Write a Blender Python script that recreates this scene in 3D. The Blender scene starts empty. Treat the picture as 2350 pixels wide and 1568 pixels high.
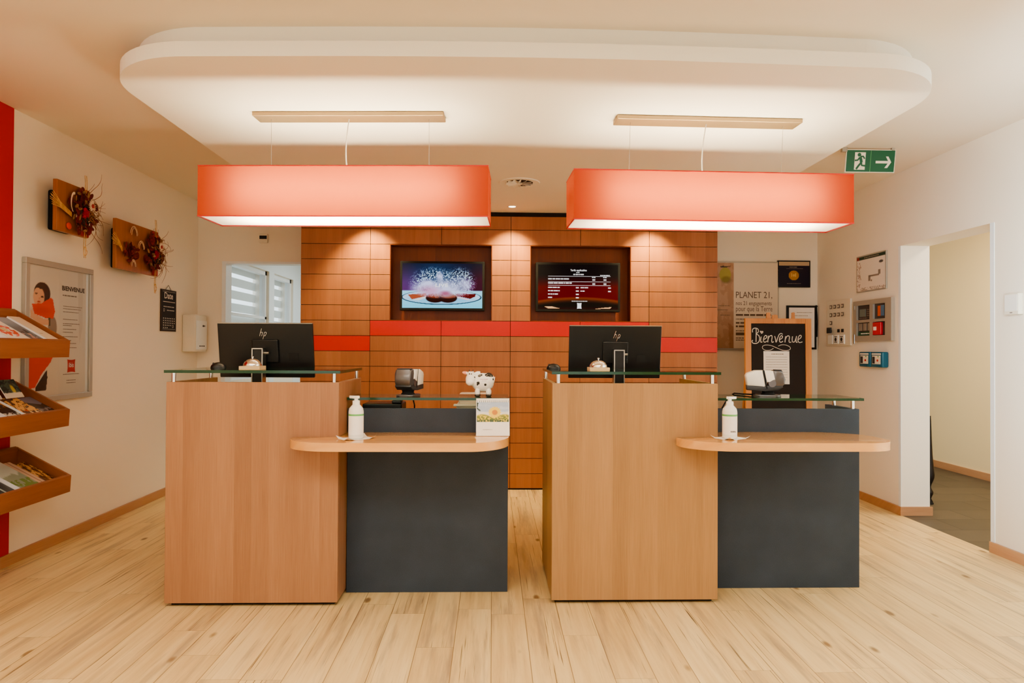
import bpy, bmesh, math, random
import numpy as np
from mathutils import Vector, Matrix

C = bpy.context.scene.collection
PI = math.pi
rnd = random.Random(7)

# ------------------------------------------------------------------ colour + nodes
def lin(v):
    return v / 12.92 if v <= 0.04045 else ((v + 0.055) / 1.055) ** 2.4
def S(r, g, b):
    return (lin(r / 255), lin(g / 255), lin(b / 255), 1.0)
def lin_np(a):
    a = np.clip(a, 0, 1)
    return np.where(a <= 0.04045, a / 12.92, ((a + 0.055) / 1.055) ** 2.4)

class NT:
    """tiny node helper"""
    def __init__(s, name):
        s.m = bpy.data.materials.new(name); s.m.use_nodes = True
        s.t = s.m.node_tree; s.t.nodes.clear()
        s.out = s.t.nodes.new('ShaderNodeOutputMaterial')
    def n(s, typ, props=None, **ins):
        nd = s.t.nodes.new(typ)
        for k, v in (props or {}).items(): setattr(nd, k, v)
        for k, v in ins.items():
            key = int(k[1:]) if k[0] == '_' and k[1:].isdigit() else k.replace('_', ' ')
            sock = nd.inputs[key]
            if isinstance(v, bpy.types.NodeSocket): s.t.links.new(v, sock)
            else: sock.default_value = v
        return nd
    def math(s, op, a, b=0.0, c=0.0):
        return s.n('ShaderNodeMath', {'operation': op}, _0=a, _1=b, _2=c).outputs[0]
    def xyz(s, x=0.0, y=0.0, z=0.0):
        return s.n('ShaderNodeCombineXYZ', None, _0=x, _1=y, _2=z).outputs[0]
    def noise(s, vec, scale=1.0, detail=4.0, rough=0.55):
        return s.n('ShaderNodeTexNoise', None, Vector=vec, Scale=scale, Detail=detail, Roughness=rough).outputs[0]
    def ramp(s, fac, stops, interp='LINEAR'):
        r = s.n('ShaderNodeValToRGB', None, Fac=fac); e = r.color_ramp; e.interpolation = interp
        while len(e.elements) < len(stops): e.elements.new(0.5)
        for q, (p, c) in zip(e.elements, stops): q.position = p; q.color = c
        return r.outputs[0]
    def mix(s, fac, a, b, blend='MIX'):
        nd = s.t.nodes.new('ShaderNodeMix'); nd.data_type = 'RGBA'; nd.blend_type = blend
        for idx, v in ((0, fac), (6, a), (7, b)):
            if isinstance(v, bpy.types.NodeSocket): s.t.links.new(v, nd.inputs[idx])
            else: nd.inputs[idx].default_value = v
        return nd.outputs[2]
    def pos(s):
        o = s.n('ShaderNodeTexCoord').outputs['Object']
        p = s.n('ShaderNodeSeparateXYZ', None, _0=o)
        return o, p.outputs[0], p.outputs[1], p.outputs[2]
    def pbr(s, **k):
        b = s.n('ShaderNodeBsdfPrincipled', None, **k)
        s.t.links.new(b.outputs[0], s.out.inputs[0]); return b
    def bump(s, h, strength=0.1, dist=0.01):
        return s.n('ShaderNodeBump', None, Height=h, Strength=strength, Distance=dist).outputs[0]

def plain(name, col, rough=0.5, metal=0.0, spec=0.5, mottle=0.008, scale=40.0):
    """plain paint / plastic / metal with a faint procedural mottling"""
    t = NT(name); o, x, y, z = t.pos()
    n = t.noise(o, scale, 3.0)
    d = tuple(max(0, c * (1 - mottle * 2)) for c in col[:3]) + (1,)
    b = tuple(min(1, c * (1 + mottle)) for c in col[:3]) + (1,)
    c = t.ramp(n, [(0.3, d), (0.7, b)])
    t.pbr(Base_Color=c, Roughness=rough, Metallic=metal, Specular_IOR_Level=spec)
    return t.m

def wood(name, dark, mid, light, axis='z', strip=0.085, rough=0.4, var=0.55, fine=1.0, spec=0.4, bump=0.04):
    """veneer: strips along an axis with fine grain"""
    t = NT(name); o, x, y, z = t.pos()
    if axis == 'z': u = t.math('ADD', x, t.math('MULTIPLY', y, 1.013)); g = z
    elif axis == 'x': u = t.math('ADD', y, t.math('MULTIPLY', z, 1.013)); g = x
    else: u = t.math('ADD', x, t.math('MULTIPLY', z, 1.013)); g = y
    i = t.math('FLOOR', t.math('DIVIDE', u, strip))
    w = t.n('ShaderNodeTexWhiteNoise', {'noise_dimensions': '1D'}, W=i).outputs[0]
    broad = t.noise(t.xyz(t.math('MULTIPLY', u, 14.0), t.math('MULTIPLY', g, 0.9), i), 1.0, 3.0)
    grain = t.noise(t.xyz(t.math('MULTIPLY', u, 260.0 * fine), t.math('MULTIPLY', g, 5.0), 0.0), 1.0, 5.0, 0.6)
    f = t.math('ADD', t.math('MULTIPLY', w, var * 0.5), t.math('ADD', t.math('MULTIPLY', broad, 0.42), t.math('MULTIPLY', grain, 0.50)))
    f = t.math('SUBTRACT', f, 0.19)
    c = t.ramp(f, [(0.18, dark), (0.5, mid), (0.82, light)])
    t.pbr(Base_Color=c, Roughness=rough, Specular_IOR_Level=spec, Normal=t.bump(grain, bump, 0.002))
    return t.m

def attr_mat(name, rough=0.55, emit=0.0, spec=0.3):
    t = NT(name)
    a = t.n('ShaderNodeAttribute', {'attribute_name': 'Col'}).outputs[0]
    if emit > 0:
        t.pbr(Base_Color=(0.01, 0.01, 0.01, 1), Roughness=0.5, Specular_IOR_Level=0.0, Emission_Color=a, Emission_Strength=emit)
    else:
        t.pbr(Base_Color=a, Roughness=rough, Specular_IOR_Level=spec)
    return t.m

def emitter(name, col, strength):
    t = NT(name)
    e = t.n('ShaderNodeEmission', None, Color=col, Strength=strength)
    t.t.links.new(e.outputs[0], t.out.inputs[0]); return t.m

def sheet_glass(name, tint, rough=0.02):
    """clear architectural glass: tinted see-through plus Fresnel reflection"""
    t = NT(name)
    lw = t.n('ShaderNodeLayerWeight', None, Blend=0.5).outputs['Facing']
    f = t.math('ADD', t.math('MULTIPLY', t.math('POWER', lw, 5.0), 0.95), 0.03)
    a = t.n('ShaderNodeBsdfTransparent', None, Color=tint).outputs[0]
    g = t.n('ShaderNodeBsdfGlossy', None, Color=(1, 1, 1, 1), Roughness=rough).outputs[0]
    m = t.n('ShaderNodeMixShader', None, _0=f, _1=a, _2=g).outputs[0]
    t.t.links.new(m, t.out.inputs[0]); return t.m

def fabric_shade(name, col, trans, amount=0.6):
    t = NT(name); o, x, y, z = t.pos()
    w = t.noise(t.xyz(t.math('MULTIPLY', x, 500.0), y, t.math('MULTIPLY', z, 500.0)), 1.0, 2.0)
    c = t.mix(t.math('MULTIPLY', w, 0.12), col, (0.25, 0.02, 0.015, 1))
    bf = t.n('ShaderNodeNewGeometry').outputs['Backfacing']
    c = t.mix(bf, c, (0.62, 0.60, 0.57, 1))                       # white liner on the inside
    d = t.n('ShaderNodeBsdfDiffuse', None, Color=c).outputs[0]
    tr = t.n('ShaderNodeBsdfTranslucent', None, Color=trans).outputs[0]
    m = t.n('ShaderNodeMixShader', None, _0=amount, _1=d, _2=tr).outputs[0]
    t.t.links.new(m, t.out.inputs[0]); return t.m

# ------------------------------------------------------------------ mesh builder
class MB:
    def __init__(s): s.b = bmesh.new()
    def _tf(s, vs, mat):
        if mat is not None:
            for v in vs: v.co = mat @ v.co
    def box(s, x0, x1, y0, y1, z0, z1, bev=0.0, seg=2, mat=None):
        r = bmesh.ops.create_cube(s.b, size=1.0); vs = r['verts']
        for v in vs:
            v.co = Vector((x0 + (v.co.x + .5) * (x1 - x0), y0 + (v.co.y + .5) * (y1 - y0), z0 + (v.co.z + .5) * (z1 - z0)))
        if bev > 0:
            es = list({e for v in vs for e in v.link_edges})
            q = bmesh.ops.bevel(s.b, geom=es, offset=bev, segments=seg, profile=0.5, affect='EDGES', clamp_overlap=True)
            vs = list({v for f in q['faces'] for v in f.verts} | {v for v in vs if v.is_valid})
        s._tf(vs, mat); return s
    def quad(s, pts):
        s.b.faces.new([s.b.verts.new(p) for p in pts]); return s
    def prism(s, poly, z0, z1, mat=None, bev=0.0):
        """poly: list of (x, y), extruded in z"""
        a = [s.b.verts.new((x, y, z0)) for x, y in poly]; c = [s.b.verts.new((x, y, z1)) for x, y in poly]
        n = len(poly)
        fs = [s.b.faces.new(a[::-1]), s.b.faces.new(c)]
        for i in range(n): fs.append(s.b.faces.new((a[i], a[(i + 1) % n], c[(i + 1) % n], c[i])))
        vs = a + c
        if bev > 0:
            es = [e for e in fs[0].edges] + [e for e in fs[1].edges]
            q = bmesh.ops.bevel(s.b, geom=es, offset=bev, segments=2, profile=0.5, affect='EDGES', clamp_overlap=True)
            vs = list({v for f in q['faces'] for v in f.verts} | {v for v in vs if v.is_valid})
        s._tf(vs, mat); return s
    def lathe(s, prof, n=24, mat=None, sx=1.0, sy=1.0):
        """prof: list of (r, z)"""
        rings = []; vs = []
        for r, z in prof:
            if r < 1e-6: ring = [s.b.verts.new((0, 0, z))]
            else: ring = [s.b.verts.new((r * sx * math.cos(2 * PI * k / n), r * sy * math.sin(2 * PI * k / n), z)) for k in range(n)]
            rings.append(ring); vs += ring
        for a, c in zip(rings, rings[1:]):
            if len(a) == 1 and len(c) == 1: continue
            for k in range(n):
                k2 = (k + 1) % n
                if len(a) == 1: s.b.faces.new((a[0], c[k2], c[k]))
                elif len(c) == 1: s.b.faces.new((a[k], a[k2], c[0]))
                else: s.b.faces.new((a[k], a[k2], c[k2], c[k]))
        s._tf(vs, mat); return s
    def cyl(s, p, q, r, n=16, r2=None):
        p, q = Vector(p), Vector(q); d = q - p
        m = Matrix.Translation(p) @ d.to_track_quat('Z', 'Y').to_matrix().to_4x4()
        r2 = r if r2 is None else r2
        return s.lathe([(0, 0), (r, 0), (r2, d.length), (0, d.length)], n, m)
    def ball(s, c, rx, ry=None, rz=None, n=16, mat=None):
        ry = rx if ry is None else ry; rz = rx if rz is None else rz
        r = bmesh.ops.create_uvsphere(s.b, u_segments=n, v_segments=max(6, n // 2), radius=1.0)
        m = Matrix.Translation(Vector(c)) @ (mat if mat is not None else Matrix()) @ Matrix.Diagonal((rx, ry, rz, 1))
        s._tf(r['verts'], m); return s
    def tube(s, pts, r, n=6, flat=1.0, taper=False):
        pts = [Vector(p) for p in pts]; rings = []
        up = Vector((0, -1, 0))
        for i, p in enumerate(pts):
            d = (pts[min(i + 1, len(pts) - 1)] - pts[max(i - 1, 0)])
            if d.length < 1e-9: d = Vector((0, 0, 1))
            d.normalize(); a = up - d * up.dot(d)
            if a.length < 1e-3: a = Vector((1, 0, 0)) - d * d.x
            a.normalize(); c = d.cross(a)
            rr = r * (1 - 0.7 * i / max(1, len(pts) - 1)) if taper else r
            rings.append([s.b.verts.new(p + a * (rr * flat * math.sin(2 * PI * k / n)) + c * (rr * math.cos(2 * PI * k / n))) for k in range(n)])
        for a, c in zip(rings, rings[1:]):
            for k in range(n): s.b.faces.new((a[k], a[(k + 1) % n], c[(k + 1) % n], c[k]))
        s.b.faces.new(rings[0][::-1]); s.b.faces.new(rings[-1]); return s
    def text(s, txt, size, x, z, y, align='LEFT', fit=None, bold=0.0, shear=0.0):
        """flat lettering in the XZ plane facing -y; z is the baseline; fit = width to stretch to"""
        cu = bpy.data.curves.new('t', 'FONT'); cu.body = txt; cu.size = size; cu.align_x = 'LEFT'; cu.offset = bold; cu.shear = shear
        cu.resolution_u = 3
        ob = bpy.data.objects.new('t', cu); C.objects.link(ob)
        dg = bpy.context.evaluated_depsgraph_get(); dg.update()
        me = bpy.data.meshes.new_from_object(ob.evaluated_get(dg))
        xs = [v.co.x for v in me.vertices] or [0]
        x0, x1 = min(xs), max(xs); k = 1.0 if fit is None else fit / max(1e-6, x1 - x0)
        w = (x1 - x0) * k
        ox = x if align == 'LEFT' else (x - w / 2 if align == 'CENTER' else x - w)
        for v in me.vertices: v.co = Vector((ox + (v.co.x - x0) * k, y, z + v.co.y))
        s.b.from_mesh(me)
        bpy.data.meshes.remove(me); bpy.data.objects.remove(ob); bpy.data.curves.remove(cu); return s
    def bar(s, x0, x1, z0, z1, y):
        return s.quad([(x0, y, z0), (x1, y, z0), (x1, y, z1), (x0, y, z1)])
    def words(s, x0, x1, z, h, y, seed=0, lw=(2, 8)):
        """an unreadable small line of print: short word-length dashes"""
        q = random.Random(seed); x = x0
        while x < x1 - h:
            w = min(q.randint(*lw) * h * 0.55, x1 - x)
            s.bar(x, x + w, z, z + h, y); x += w + h * 0.5
        return s
    def build(s, name, mat, parent=None, smooth=None, loc=None, fix=True):
        if fix: bmesh.ops.recalc_face_normals(s.b, faces=s.b.faces[:])
        me = bpy.data.meshes.new(name); s.b.to_mesh(me); s.b.free()
        for m in (mat if isinstance(mat, (list, tuple)) else [mat]): me.materials.append(m)
        if smooth is not None:
            me.polygons.foreach_set('use_smooth', [True] * len(me.polygons))
            try: me.set_sharp_from_angle(angle=math.radians(smooth))
            except Exception: pass
        o = bpy.data.objects.new(name, me); C.objects.link(o)
        if parent is not None: o.parent = parent
        if loc is not None: o.location = loc
        return o

def tag(o, label, cat, group=None):
    o['label'] = label; o['category'] = cat
    if group: o['group'] = group
    return o
def thing(name, label, cat, loc=(0, 0, 0), rotz=0.0, group=None):
    o = bpy.data.objects.new(name, None); o.empty_display_size = 0.1; C.objects.link(o)
    o.location = loc; o.rotation_euler = (0, 0, rotz)
    return tag(o, label, cat, group)
def struct(o): o['kind'] = 'structure'; return o
def dup(root, loc, rotz=None, label=None):
    r = root.copy(); C.objects.link(r); r.location = loc
    if rotz is not None: r.rotation_euler = (0, 0, rotz)
    if label: r['label'] = label
    for ch in list(root.children):
        c = ch.copy(); C.objects.link(c); c.parent = r
        for g in list(ch.children):
            d = g.copy(); C.objects.link(d); d.parent = c
    return r

def rounded(x0, x1, y0, y1, r, n=8, corners=(1, 1, 1, 1)):
    """rounded rectangle, corners: (x0y0, x1y0, x1y1, x0y1)"""
    out = []
    for k, (cx, cy, a0) in enumerate(((x0, y0, PI), (x1, y0, 1.5 * PI), (x1, y1, 0), (x0, y1, .5 * PI))):
        if not corners[k]: out.append((cx, cy)); continue
        ox = cx + r if cx == x0 else cx - r; oy = cy + r if cy == y0 else cy - r
        for i in range(n + 1):
            a = a0 + .5 * PI * i / n; out.append((ox + r * math.cos(a), oy + r * math.sin(a)))
    return out

# ------------------------------------------------------------------ printed pictures (vertex-painted grids)
def vnoise(x, y, seed=0):
    xi, yi = np.floor(x), np.floor(y); xf, yf = x - xi, y - yi
    h = lambda a, b: np.modf(np.abs(np.sin(a * 127.1 + b * 311.7 + seed * 74.7) * 43758.5453))[0]
    u, v = xf * xf * (3 - 2 * xf), yf * yf * (3 - 2 * yf)
    return (h(xi, yi) * (1 - u) + h(xi + 1, yi) * u) * (1 - v) + (h(xi, yi + 1) * (1 - u) + h(xi + 1, yi + 1) * u) * v
def fbm(x, y, seed=0):
    return (vnoise(x, y, seed) * .5 + vnoise(x * 2.1, y * 2.1, seed + 1) * .28 + vnoise(x * 4.3, y * 4.3, seed + 2) * .15 + vnoise(x * 9, y * 9, seed + 3) * .07)
def ell(U, V, cx, cy, rx, ry, soft=0.1):
    d = np.sqrt(((U - cx) / rx) ** 2 + ((V - cy) / ry) ** 2)
    return np.clip((1 - d) / soft + 0.5, 0, 1)
def inpoly(U, V, pts):
    r = np.zeros(U.shape, bool); n = len(pts)
    for i in range(n):
        x1, y1 = pts[i]; x2, y2 = pts[(i + 1) % n]
        if y1 == y2: continue
        r ^= ((y1 > V) != (y2 > V)) & (U < (x2 - x1) * (V - y1) / (y2 - y1) + x1)
    return r.astype(float)
def put(img, mask, col):
    c = np.array(col, float) / 255
    return img * (1 - mask[..., None]) + c * mask[..., None]
def fill(U, col): return np.ones(U.shape + (3,)) * (np.array(col, float) / 255)

def picture(name, w, h, nx, fn, mat, parent=None, x=0.0, y=0.0, z=0.0):
    """grid centred at x, bottom at z, facing -y, coloured per vertex by fn(U, V)"""
    ny = max(2, int(nx * h / w))
    U, V = np.meshgrid(np.linspace(0, 1, nx + 1), np.linspace(0, 1, ny + 1))
    col = lin_np(fn(U, V)).reshape(-1, 3)
    verts = np.stack([x + (U - .5) * w, np.full(U.shape, y), z + V * h], -1).reshape(-1, 3)
    idx = np.arange((nx + 1) * (ny + 1)).reshape(ny + 1, nx + 1)
    faces = np.stack([idx[:-1, :-1], idx[:-1, 1:], idx[1:, 1:], idx[1:, :-1]], -1).reshape(-1, 4)
    me = bpy.data.meshes.new(name); me.from_pydata(verts.tolist(), [], faces.tolist())
    a = me.color_attributes.new('Col', 'FLOAT_COLOR', 'POINT')
    a.data.foreach_set('color', np.concatenate([col, np.ones((len(col), 1))], 1).astype(np.float32).ravel())
    me.materials.append(mat)
    o = bpy.data.objects.new(name, me); C.objects.link(o)
    if parent is not None: o.parent = parent
    return o

# ------------------------------------------------------------------ materials
def paint(name, col, rough=0.75):
    t = NT(name); o, x, y, z = t.pos()
    n = t.noise(o, 90.0, 4.0); big = t.noise(o, 0.7, 2.0)
    c = t.mix(t.math('MULTIPLY', big, 0.10), col, tuple(c * 0.8 for c in col[:3]) + (1,))
    t.pbr(Base_Color=c, Roughness=rough, Specular_IOR_Level=0.25, Normal=t.bump(n, 0.05, 0.002)); return t.m

WALL = paint('wall_paint', S(243, 234, 219))
CEIL = paint('ceiling_paint', S(238, 228, 214))
CANOPY = paint('canopy_paint', S(246, 243, 236))
RED_WALL = paint('red_wall_paint', S(192, 38, 40))
YELLOW = paint('yellow_paint', S(238, 222, 184))
OFFICE = paint('office_paint', S(232, 238, 240))
OAK_L = wood('desk_veneer_warm', S(150, 108, 80), S(171, 129, 98), S(186, 146, 114), strip=0.082, var=0.28)
OAK_R = wood('desk_veneer_honey', S(156, 120, 84), S(178, 140, 101), S(195, 158, 119), strip=0.075, var=0.28)
SHELF_W = wood('shelf_oak', S(218, 160, 100), S(232, 180, 122), S(242, 196, 142), axis='x', strip=0.11, rough=0.10, spec=0.6, bump=0.0, fine=0.07)
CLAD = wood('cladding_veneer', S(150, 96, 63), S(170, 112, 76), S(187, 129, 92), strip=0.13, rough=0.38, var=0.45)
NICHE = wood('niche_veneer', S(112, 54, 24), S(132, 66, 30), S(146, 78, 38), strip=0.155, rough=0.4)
TRAYW = wood('tray_oak', S(142, 86, 52), S(166, 104, 66), S(184, 122, 82), axis='y', strip=0.06, rough=0.4)
SKIRT = wood('baseboard_oak', S(172, 128, 92), S(192, 148, 112), S(206, 166, 130), axis='y', strip=0.2, rough=0.4)
SKIRT_X = wood('baseboard_oak_cross', S(172, 128, 92), S(192, 148, 112), S(206, 166, 130), axis='x', strip=0.2, rough=0.4)
FRAMEW = wood('chalkboard_frame_pine', S(190, 126, 74), S(212, 150, 96), S(226, 170, 118), strip=0.05)
BIRCH = wood('birch_block', S(206, 178, 136), S(222, 196, 156), S(232, 210, 174), axis='x', strip=0.03)
BOARDW = wood('art_board_wood', S(140, 84, 46), S(172, 108, 62), S(196, 134, 84), axis='z', strip=0.07)
REDP = plain('red_laminate', S(196, 38, 34), 0.4)
GAPS = plain('dark_gap', S(20, 12, 9), 0.8)
BLACK = plain('black_plastic', S(16, 15, 16), 0.4)
MONB = plain('monitor_black', S(20, 20, 22), 0.33, spec=0.5)
MATBLK = plain('matt_black', S(14, 13, 13), 0.8)
CHROME = plain('chrome', S(226, 224, 222), 0.12, metal=1.0)
STEEL = plain('brushed_steel', S(190, 186, 180), 0.3, metal=1.0)
ALU = plain('anodised_aluminium', S(200, 176, 140), 0.4, metal=0.75)
GREYF = plain('grey_frame', S(176, 170, 160), 0.4, metal=0.3)
WHITEP = plain('white_plastic', S(240, 238, 232), 0.35)
CREAMP = plain('cream_plastic', S(232, 224, 208), 0.45)
PAPER = plain('white_paper', S(244, 240, 236), 0.7)
INK = plain('dark_ink', S(52, 46, 46), 0.7)
GREYINK = plain('grey_ink', S(140, 128, 120), 0.7)
BROWNINK = plain('brown_ink', S(112, 92, 76), 0.7)
CHALK = plain('chalk', S(225, 216, 206), 0.9, mottle=0.15, scale=300)
SLATE = plain('slate', S(34, 28, 28), 0.8)
GREEN = plain('exit_green', S(0, 86, 54), 0.4)
GREENINK = plain('green_ink', S(110, 180, 110), 0.5)
TEAL = plain('teal_plastic', S(10, 92, 120), 0.35)
REDB = plain('red_plastic', S(200, 30, 36), 0.35)
TERMG = plain('terminal_grey', S(104, 102, 105), 0.3, metal=0.6)
TERMD = plain('terminal_dark', S(48, 50, 56), 0.4)
DOOR_W = plain('white_frame_paint', S(236, 240, 242), 0.4)
PRINT = attr_mat('printed_picture', 0.45)
GLOSSP = attr_mat('glossy_print', 0.25, spec=0.5)
SCREEN = attr_mat('screen_picture', emit=1.0)
SCRTXT = emitter('screen_lettering', (0.95, 0.95, 0.95, 1), 0.9)
GLASS = sheet_glass('counter_glass', (0.86, 0.95, 0.90, 1))
PANE = sheet_glass('window_glass', (0.97, 0.99, 0.99, 1))
EDGE = plain('glass_edge_green', S(16, 62, 38), 0.12, spec=0.6)
SHADE = fabric_shade('red_shade_fabric', S(206, 50, 44), (0.36, 0.112, 0.052, 1), 0.5)
DIFFUSER = fabric_shade('white_diffuser', S(252, 252, 250), (1.0, 0.98, 0.96, 1), 0.95)
TUBE = emitter('lamp_tube', (1.0, 0.83, 0.55, 1), 104.0)

def charcoal():
    t = NT('charcoal_laminate'); o, x, y, z = t.pos()
    n = t.noise(o, 420.0, 2.0); b = t.noise(o, 5.0, 3.0)
    f = t.math('ADD', t.math('MULTIPLY', n, 0.7), t.math('MULTIPLY', b, 0.3))
    c = t.ramp(f, [(0.3, S(44, 53, 64)), (0.7, S(70, 80, 94))])
    t.pbr(Base_Color=c, Roughness=0.6, Specular_IOR_Level=0.3); return t.m
CHAR = charcoal()

def floor_mat():
    t = NT('plank_floor'); o, x, y, z = t.pos()
    px = t.math('DIVIDE', x, 0.157); i = t.math('FLOOR', px); fx = t.math('FRACT', px)
    r = t.n('ShaderNodeTexWhiteNoise', {'noise_dimensions': '1D'}, W=i).outputs[0]
    py = t.math('ADD', t.math('DIVIDE', y, 1.2), t.math('MULTIPLY', r, 7.3)); j = t.math('FLOOR', py); fy = t.math('FRACT', py)
    cell = t.n('ShaderNodeTexWhiteNoise', {'noise_dimensions': '2D'}, Vector=t.xyz(i, j, 0.0)).outputs[0]
    k = t.math('MULTIPLY', cell, 37.0)
    grain = t.noise(t.xyz(t.math('MULTIPLY', x, 34.0), t.math('MULTIPLY', y, 1.8), k), 1.0, 6.0, 0.62)
    broad = t.noise(t.xyz(t.math('MULTIPLY', x, 7.0), t.math('MULTIPLY', y, 0.8), k), 1.0, 3.0)
    f = t.math('ADD', t.math('MULTIPLY', cell, 0.11), t.math('ADD', t.math('MULTIPLY', grain, 0.54), t.math('MULTIPLY', broad, 0.34)))
    c = t.ramp(f, [(0.26, S(196, 164, 116)), (0.50, S(225, 198, 146)), (0.76, S(241, 221, 172))])
    # grey weathered streaks
    gs = t.noise(t.xyz(t.math('MULTIPLY', x, 16.0), t.math('MULTIPLY', y, 1.1), t.math('ADD', k, 11.0)), 1.0, 5.0, 0.6)
    c = t.mix(t.ramp(gs, [(0.52, (0, 0, 0, 1)), (0.72, (0.75, 0.75, 0.75, 1))]), c, S(158, 136, 114))
    # thin dark cracks
    cr = t.noise(t.xyz(t.math('MULTIPLY', x, 150.0), t.math('MULTIPLY', y, 1.9), t.math('ADD', k, 5.0)), 1.0, 3.0, 0.5)
    zone = t.noise(t.xyz(t.math('MULTIPLY', x, 3.0), t.math('MULTIPLY', y, 1.2), t.math('ADD', k, 3.0)), 1.0, 2.0)
    crm = t.math('MULTIPLY', t.ramp(cr, [(0.62, (0, 0, 0, 1)), (0.69, (1, 1, 1, 1))]), t.ramp(zone, [(0.44, (0, 0, 0, 1)), (0.58, (1, 1, 1, 1))]))
    c = t.mix(t.math('MULTIPLY', crm, 0.9), c, S(84, 58, 40))
    # knots
    v = t.n('ShaderNodeTexVoronoi', None, Vector=t.xyz(t.math('MULTIPLY', x, 6.0), t.math('MULTIPLY', y, 2.6), k), Scale=1.0)
    km = t.ramp(v.outputs['Distance'], [(0.06, (1, 1, 1, 1)), (0.12, (0, 0, 0, 1))])
    c = t.mix(t.math('MULTIPLY', km, 0.75), c, S(110, 74, 46))
    # seams
    sx = t.math('ADD', t.math('LESS_THAN', fx, 0.019), t.math('LESS_THAN', fy, 0.0012))
    c = t.mix(t.math('MINIMUM', t.math('MULTIPLY', sx, 0.72), 0.72), c, S(104, 74, 48))
    t.pbr(Base_Color=c, Roughness=t.math('ADD', t.math('MULTIPLY', grain, 0.2), 0.36), Specular_IOR_Level=0.35, Normal=t.bump(grain, 0.05, 0.002))
    return t.m
FLOOR = floor_mat()

def tile_mat():
    t = NT('grey_floor_tiles'); o, x, y, z = t.pos()
    b = t.n('ShaderNodeTexBrick', {'offset': 0.5}, Vector=o, Color1=S(92, 83, 73), Color2=S(80, 73, 64), Mortar=S(60, 54, 47), Scale=1.0, Mortar_Size=0.006, Brick_Width=0.6, Row_Height=0.3)
    n = t.noise(o, 9.0, 4.0)
    c = t.mix(t.math('MULTIPLY', n, 0.4), b.outputs[0], S(62, 56, 48))
    t.pbr(Base_Color=c, Roughness=0.5); return t.m
TILE = tile_mat()

# ------------------------------------------------------------------ the room
XL, XR, ZC, YB, Y0 = -2.76, 3.115, 2.62, 6.6, -2.6
DY0, DY1, DZ = 4.273, 5.228, 2.053        # doorway in the right wall
OX0, OZ = -2.53, 2.058                    # doorway in the back wall (runs behind the panelling)

struct(MB().box(XL - .2, XR, Y0, 10.4, -0.1, 0.0).build('floor', FLOOR))
struct(MB().box(XR, 4.83, 3.0, 8.6, -0.1, 0.0).build('floor_corridor', TILE))
struct(MB().box(XL - .2, 5.0, Y0, 10.4, ZC, ZC + .1).build('ceiling', CEIL))
m = MB()
m.box(XL - .2, XL, Y0, 7.28, 0, ZC).box(XL - .2, XL, 7.28, 9.72, 0, 0.9).box(XL - .2, XL, 7.28, 9.72, 2.19, ZC)
m.box(XL - .2, XL, 8.68, 8.88, 0.9, 2.19).box(XL - .2, XL, 9.72, 10.4, 0, ZC)
struct(m.build('wall_left', WALL))
struct(MB().box(XL, XL + .004, 2.6, 4.075, 0.066, ZC).build('wall_left_red', RED_WALL))
m = MB()
m.box(XL, OX0, YB, YB + .12, 0, ZC).box(OX0, -1.5, YB, YB + .12, OZ, ZC).box(-1.5, XR, YB, YB + .12, 0, ZC)
struct(m.build('wall_back', WALL))
m = MB()
m.box(XR, XR + .22, Y0, DY0, 0, ZC).box(XR, XR + .22, DY0, DY1, DZ, ZC).box(XR, XR + .22, DY1, YB + .12, 0, ZC)
struct(m.build('wall_right', WALL))
struct(MB().box(XL - .2, 5.0, Y0 - .1, Y0, 0, ZC).build('wall_rear', WALL))
# corridor behind the doorway
m = MB()
m.quad([(4.80, 8.6, 0), (4.80, 3.0, 0), (4.80, 3.0, ZC), (4.80, 8.6, ZC)])
m.quad([(XR + .22, 8.6, 0), (4.80, 8.6, 0), (4.80, 8.6, ZC), (XR + .22, 8.6, ZC)])
struct(m.build('wall_corridor', YELLOW))
struct(MB().box(4.785, 4.80, 3.0, 8.6, 0, 0.07).build('baseboard_corridor', SKIRT))
# back office seen through the back doorway
m = MB()
m.box(XL, 0.2, 10.3, 10.4, 0, ZC).box(0.1, 0.2, YB + .12, 10.3, 0, ZC)
struct(m.build('wall_office', OFFICE))
struct(MB().box(XL, XL + .003, YB + .12, 7.28, 0, ZC).box(XL, XL + .003, 9.72, 10.3, 0, ZC).box(XL, XL + .003, 8.68, 8.88, 0, ZC)
       .box(XL, XL + .003, 7.28, 8.68, 2.19, ZC).box(XL, XL + .003, 8.88, 9.72, 2.19, ZC).build('wall_office_left', OFFICE))
# office door frame
struct(MB().box(OX0 - .002, OX0 + .035, YB - .012, YB + .13, 0, OZ + .0).box(OX0 + .035, -1.70, YB - .012, YB + .13, OZ - .02, OZ).build('door_1', DOOR_W))
# baseboards
hb = 0.066
struct(MB().box(XL, XL + .014, Y0, YB, 0, hb).build('baseboard_left', SKIRT))
struct(MB().box(XR - .014, XR, Y0, DY0, 0, hb).build('baseboard_right', SKIRT))
struct(MB().box(XR - .014, XR, DY1 - .014, YB, 0, hb).box(XR, XR + .235, DY1 - .014, DY1, 0, hb).build('baseboard_doorway', SKIRT_X))
struct(MB().box(2.03, XR - .014, YB - .014, YB, 0, hb).build('baseboard_back', SKIRT_X))
# thin white corner strip on the jambs
struct(MB().box(XR - .004, XR, DY1, DY1 + .03, hb, DZ).box(XR - .004, XR, DY0 - .035, DY0, 0, DZ).build('trim_1', DOOR_W))

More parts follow.
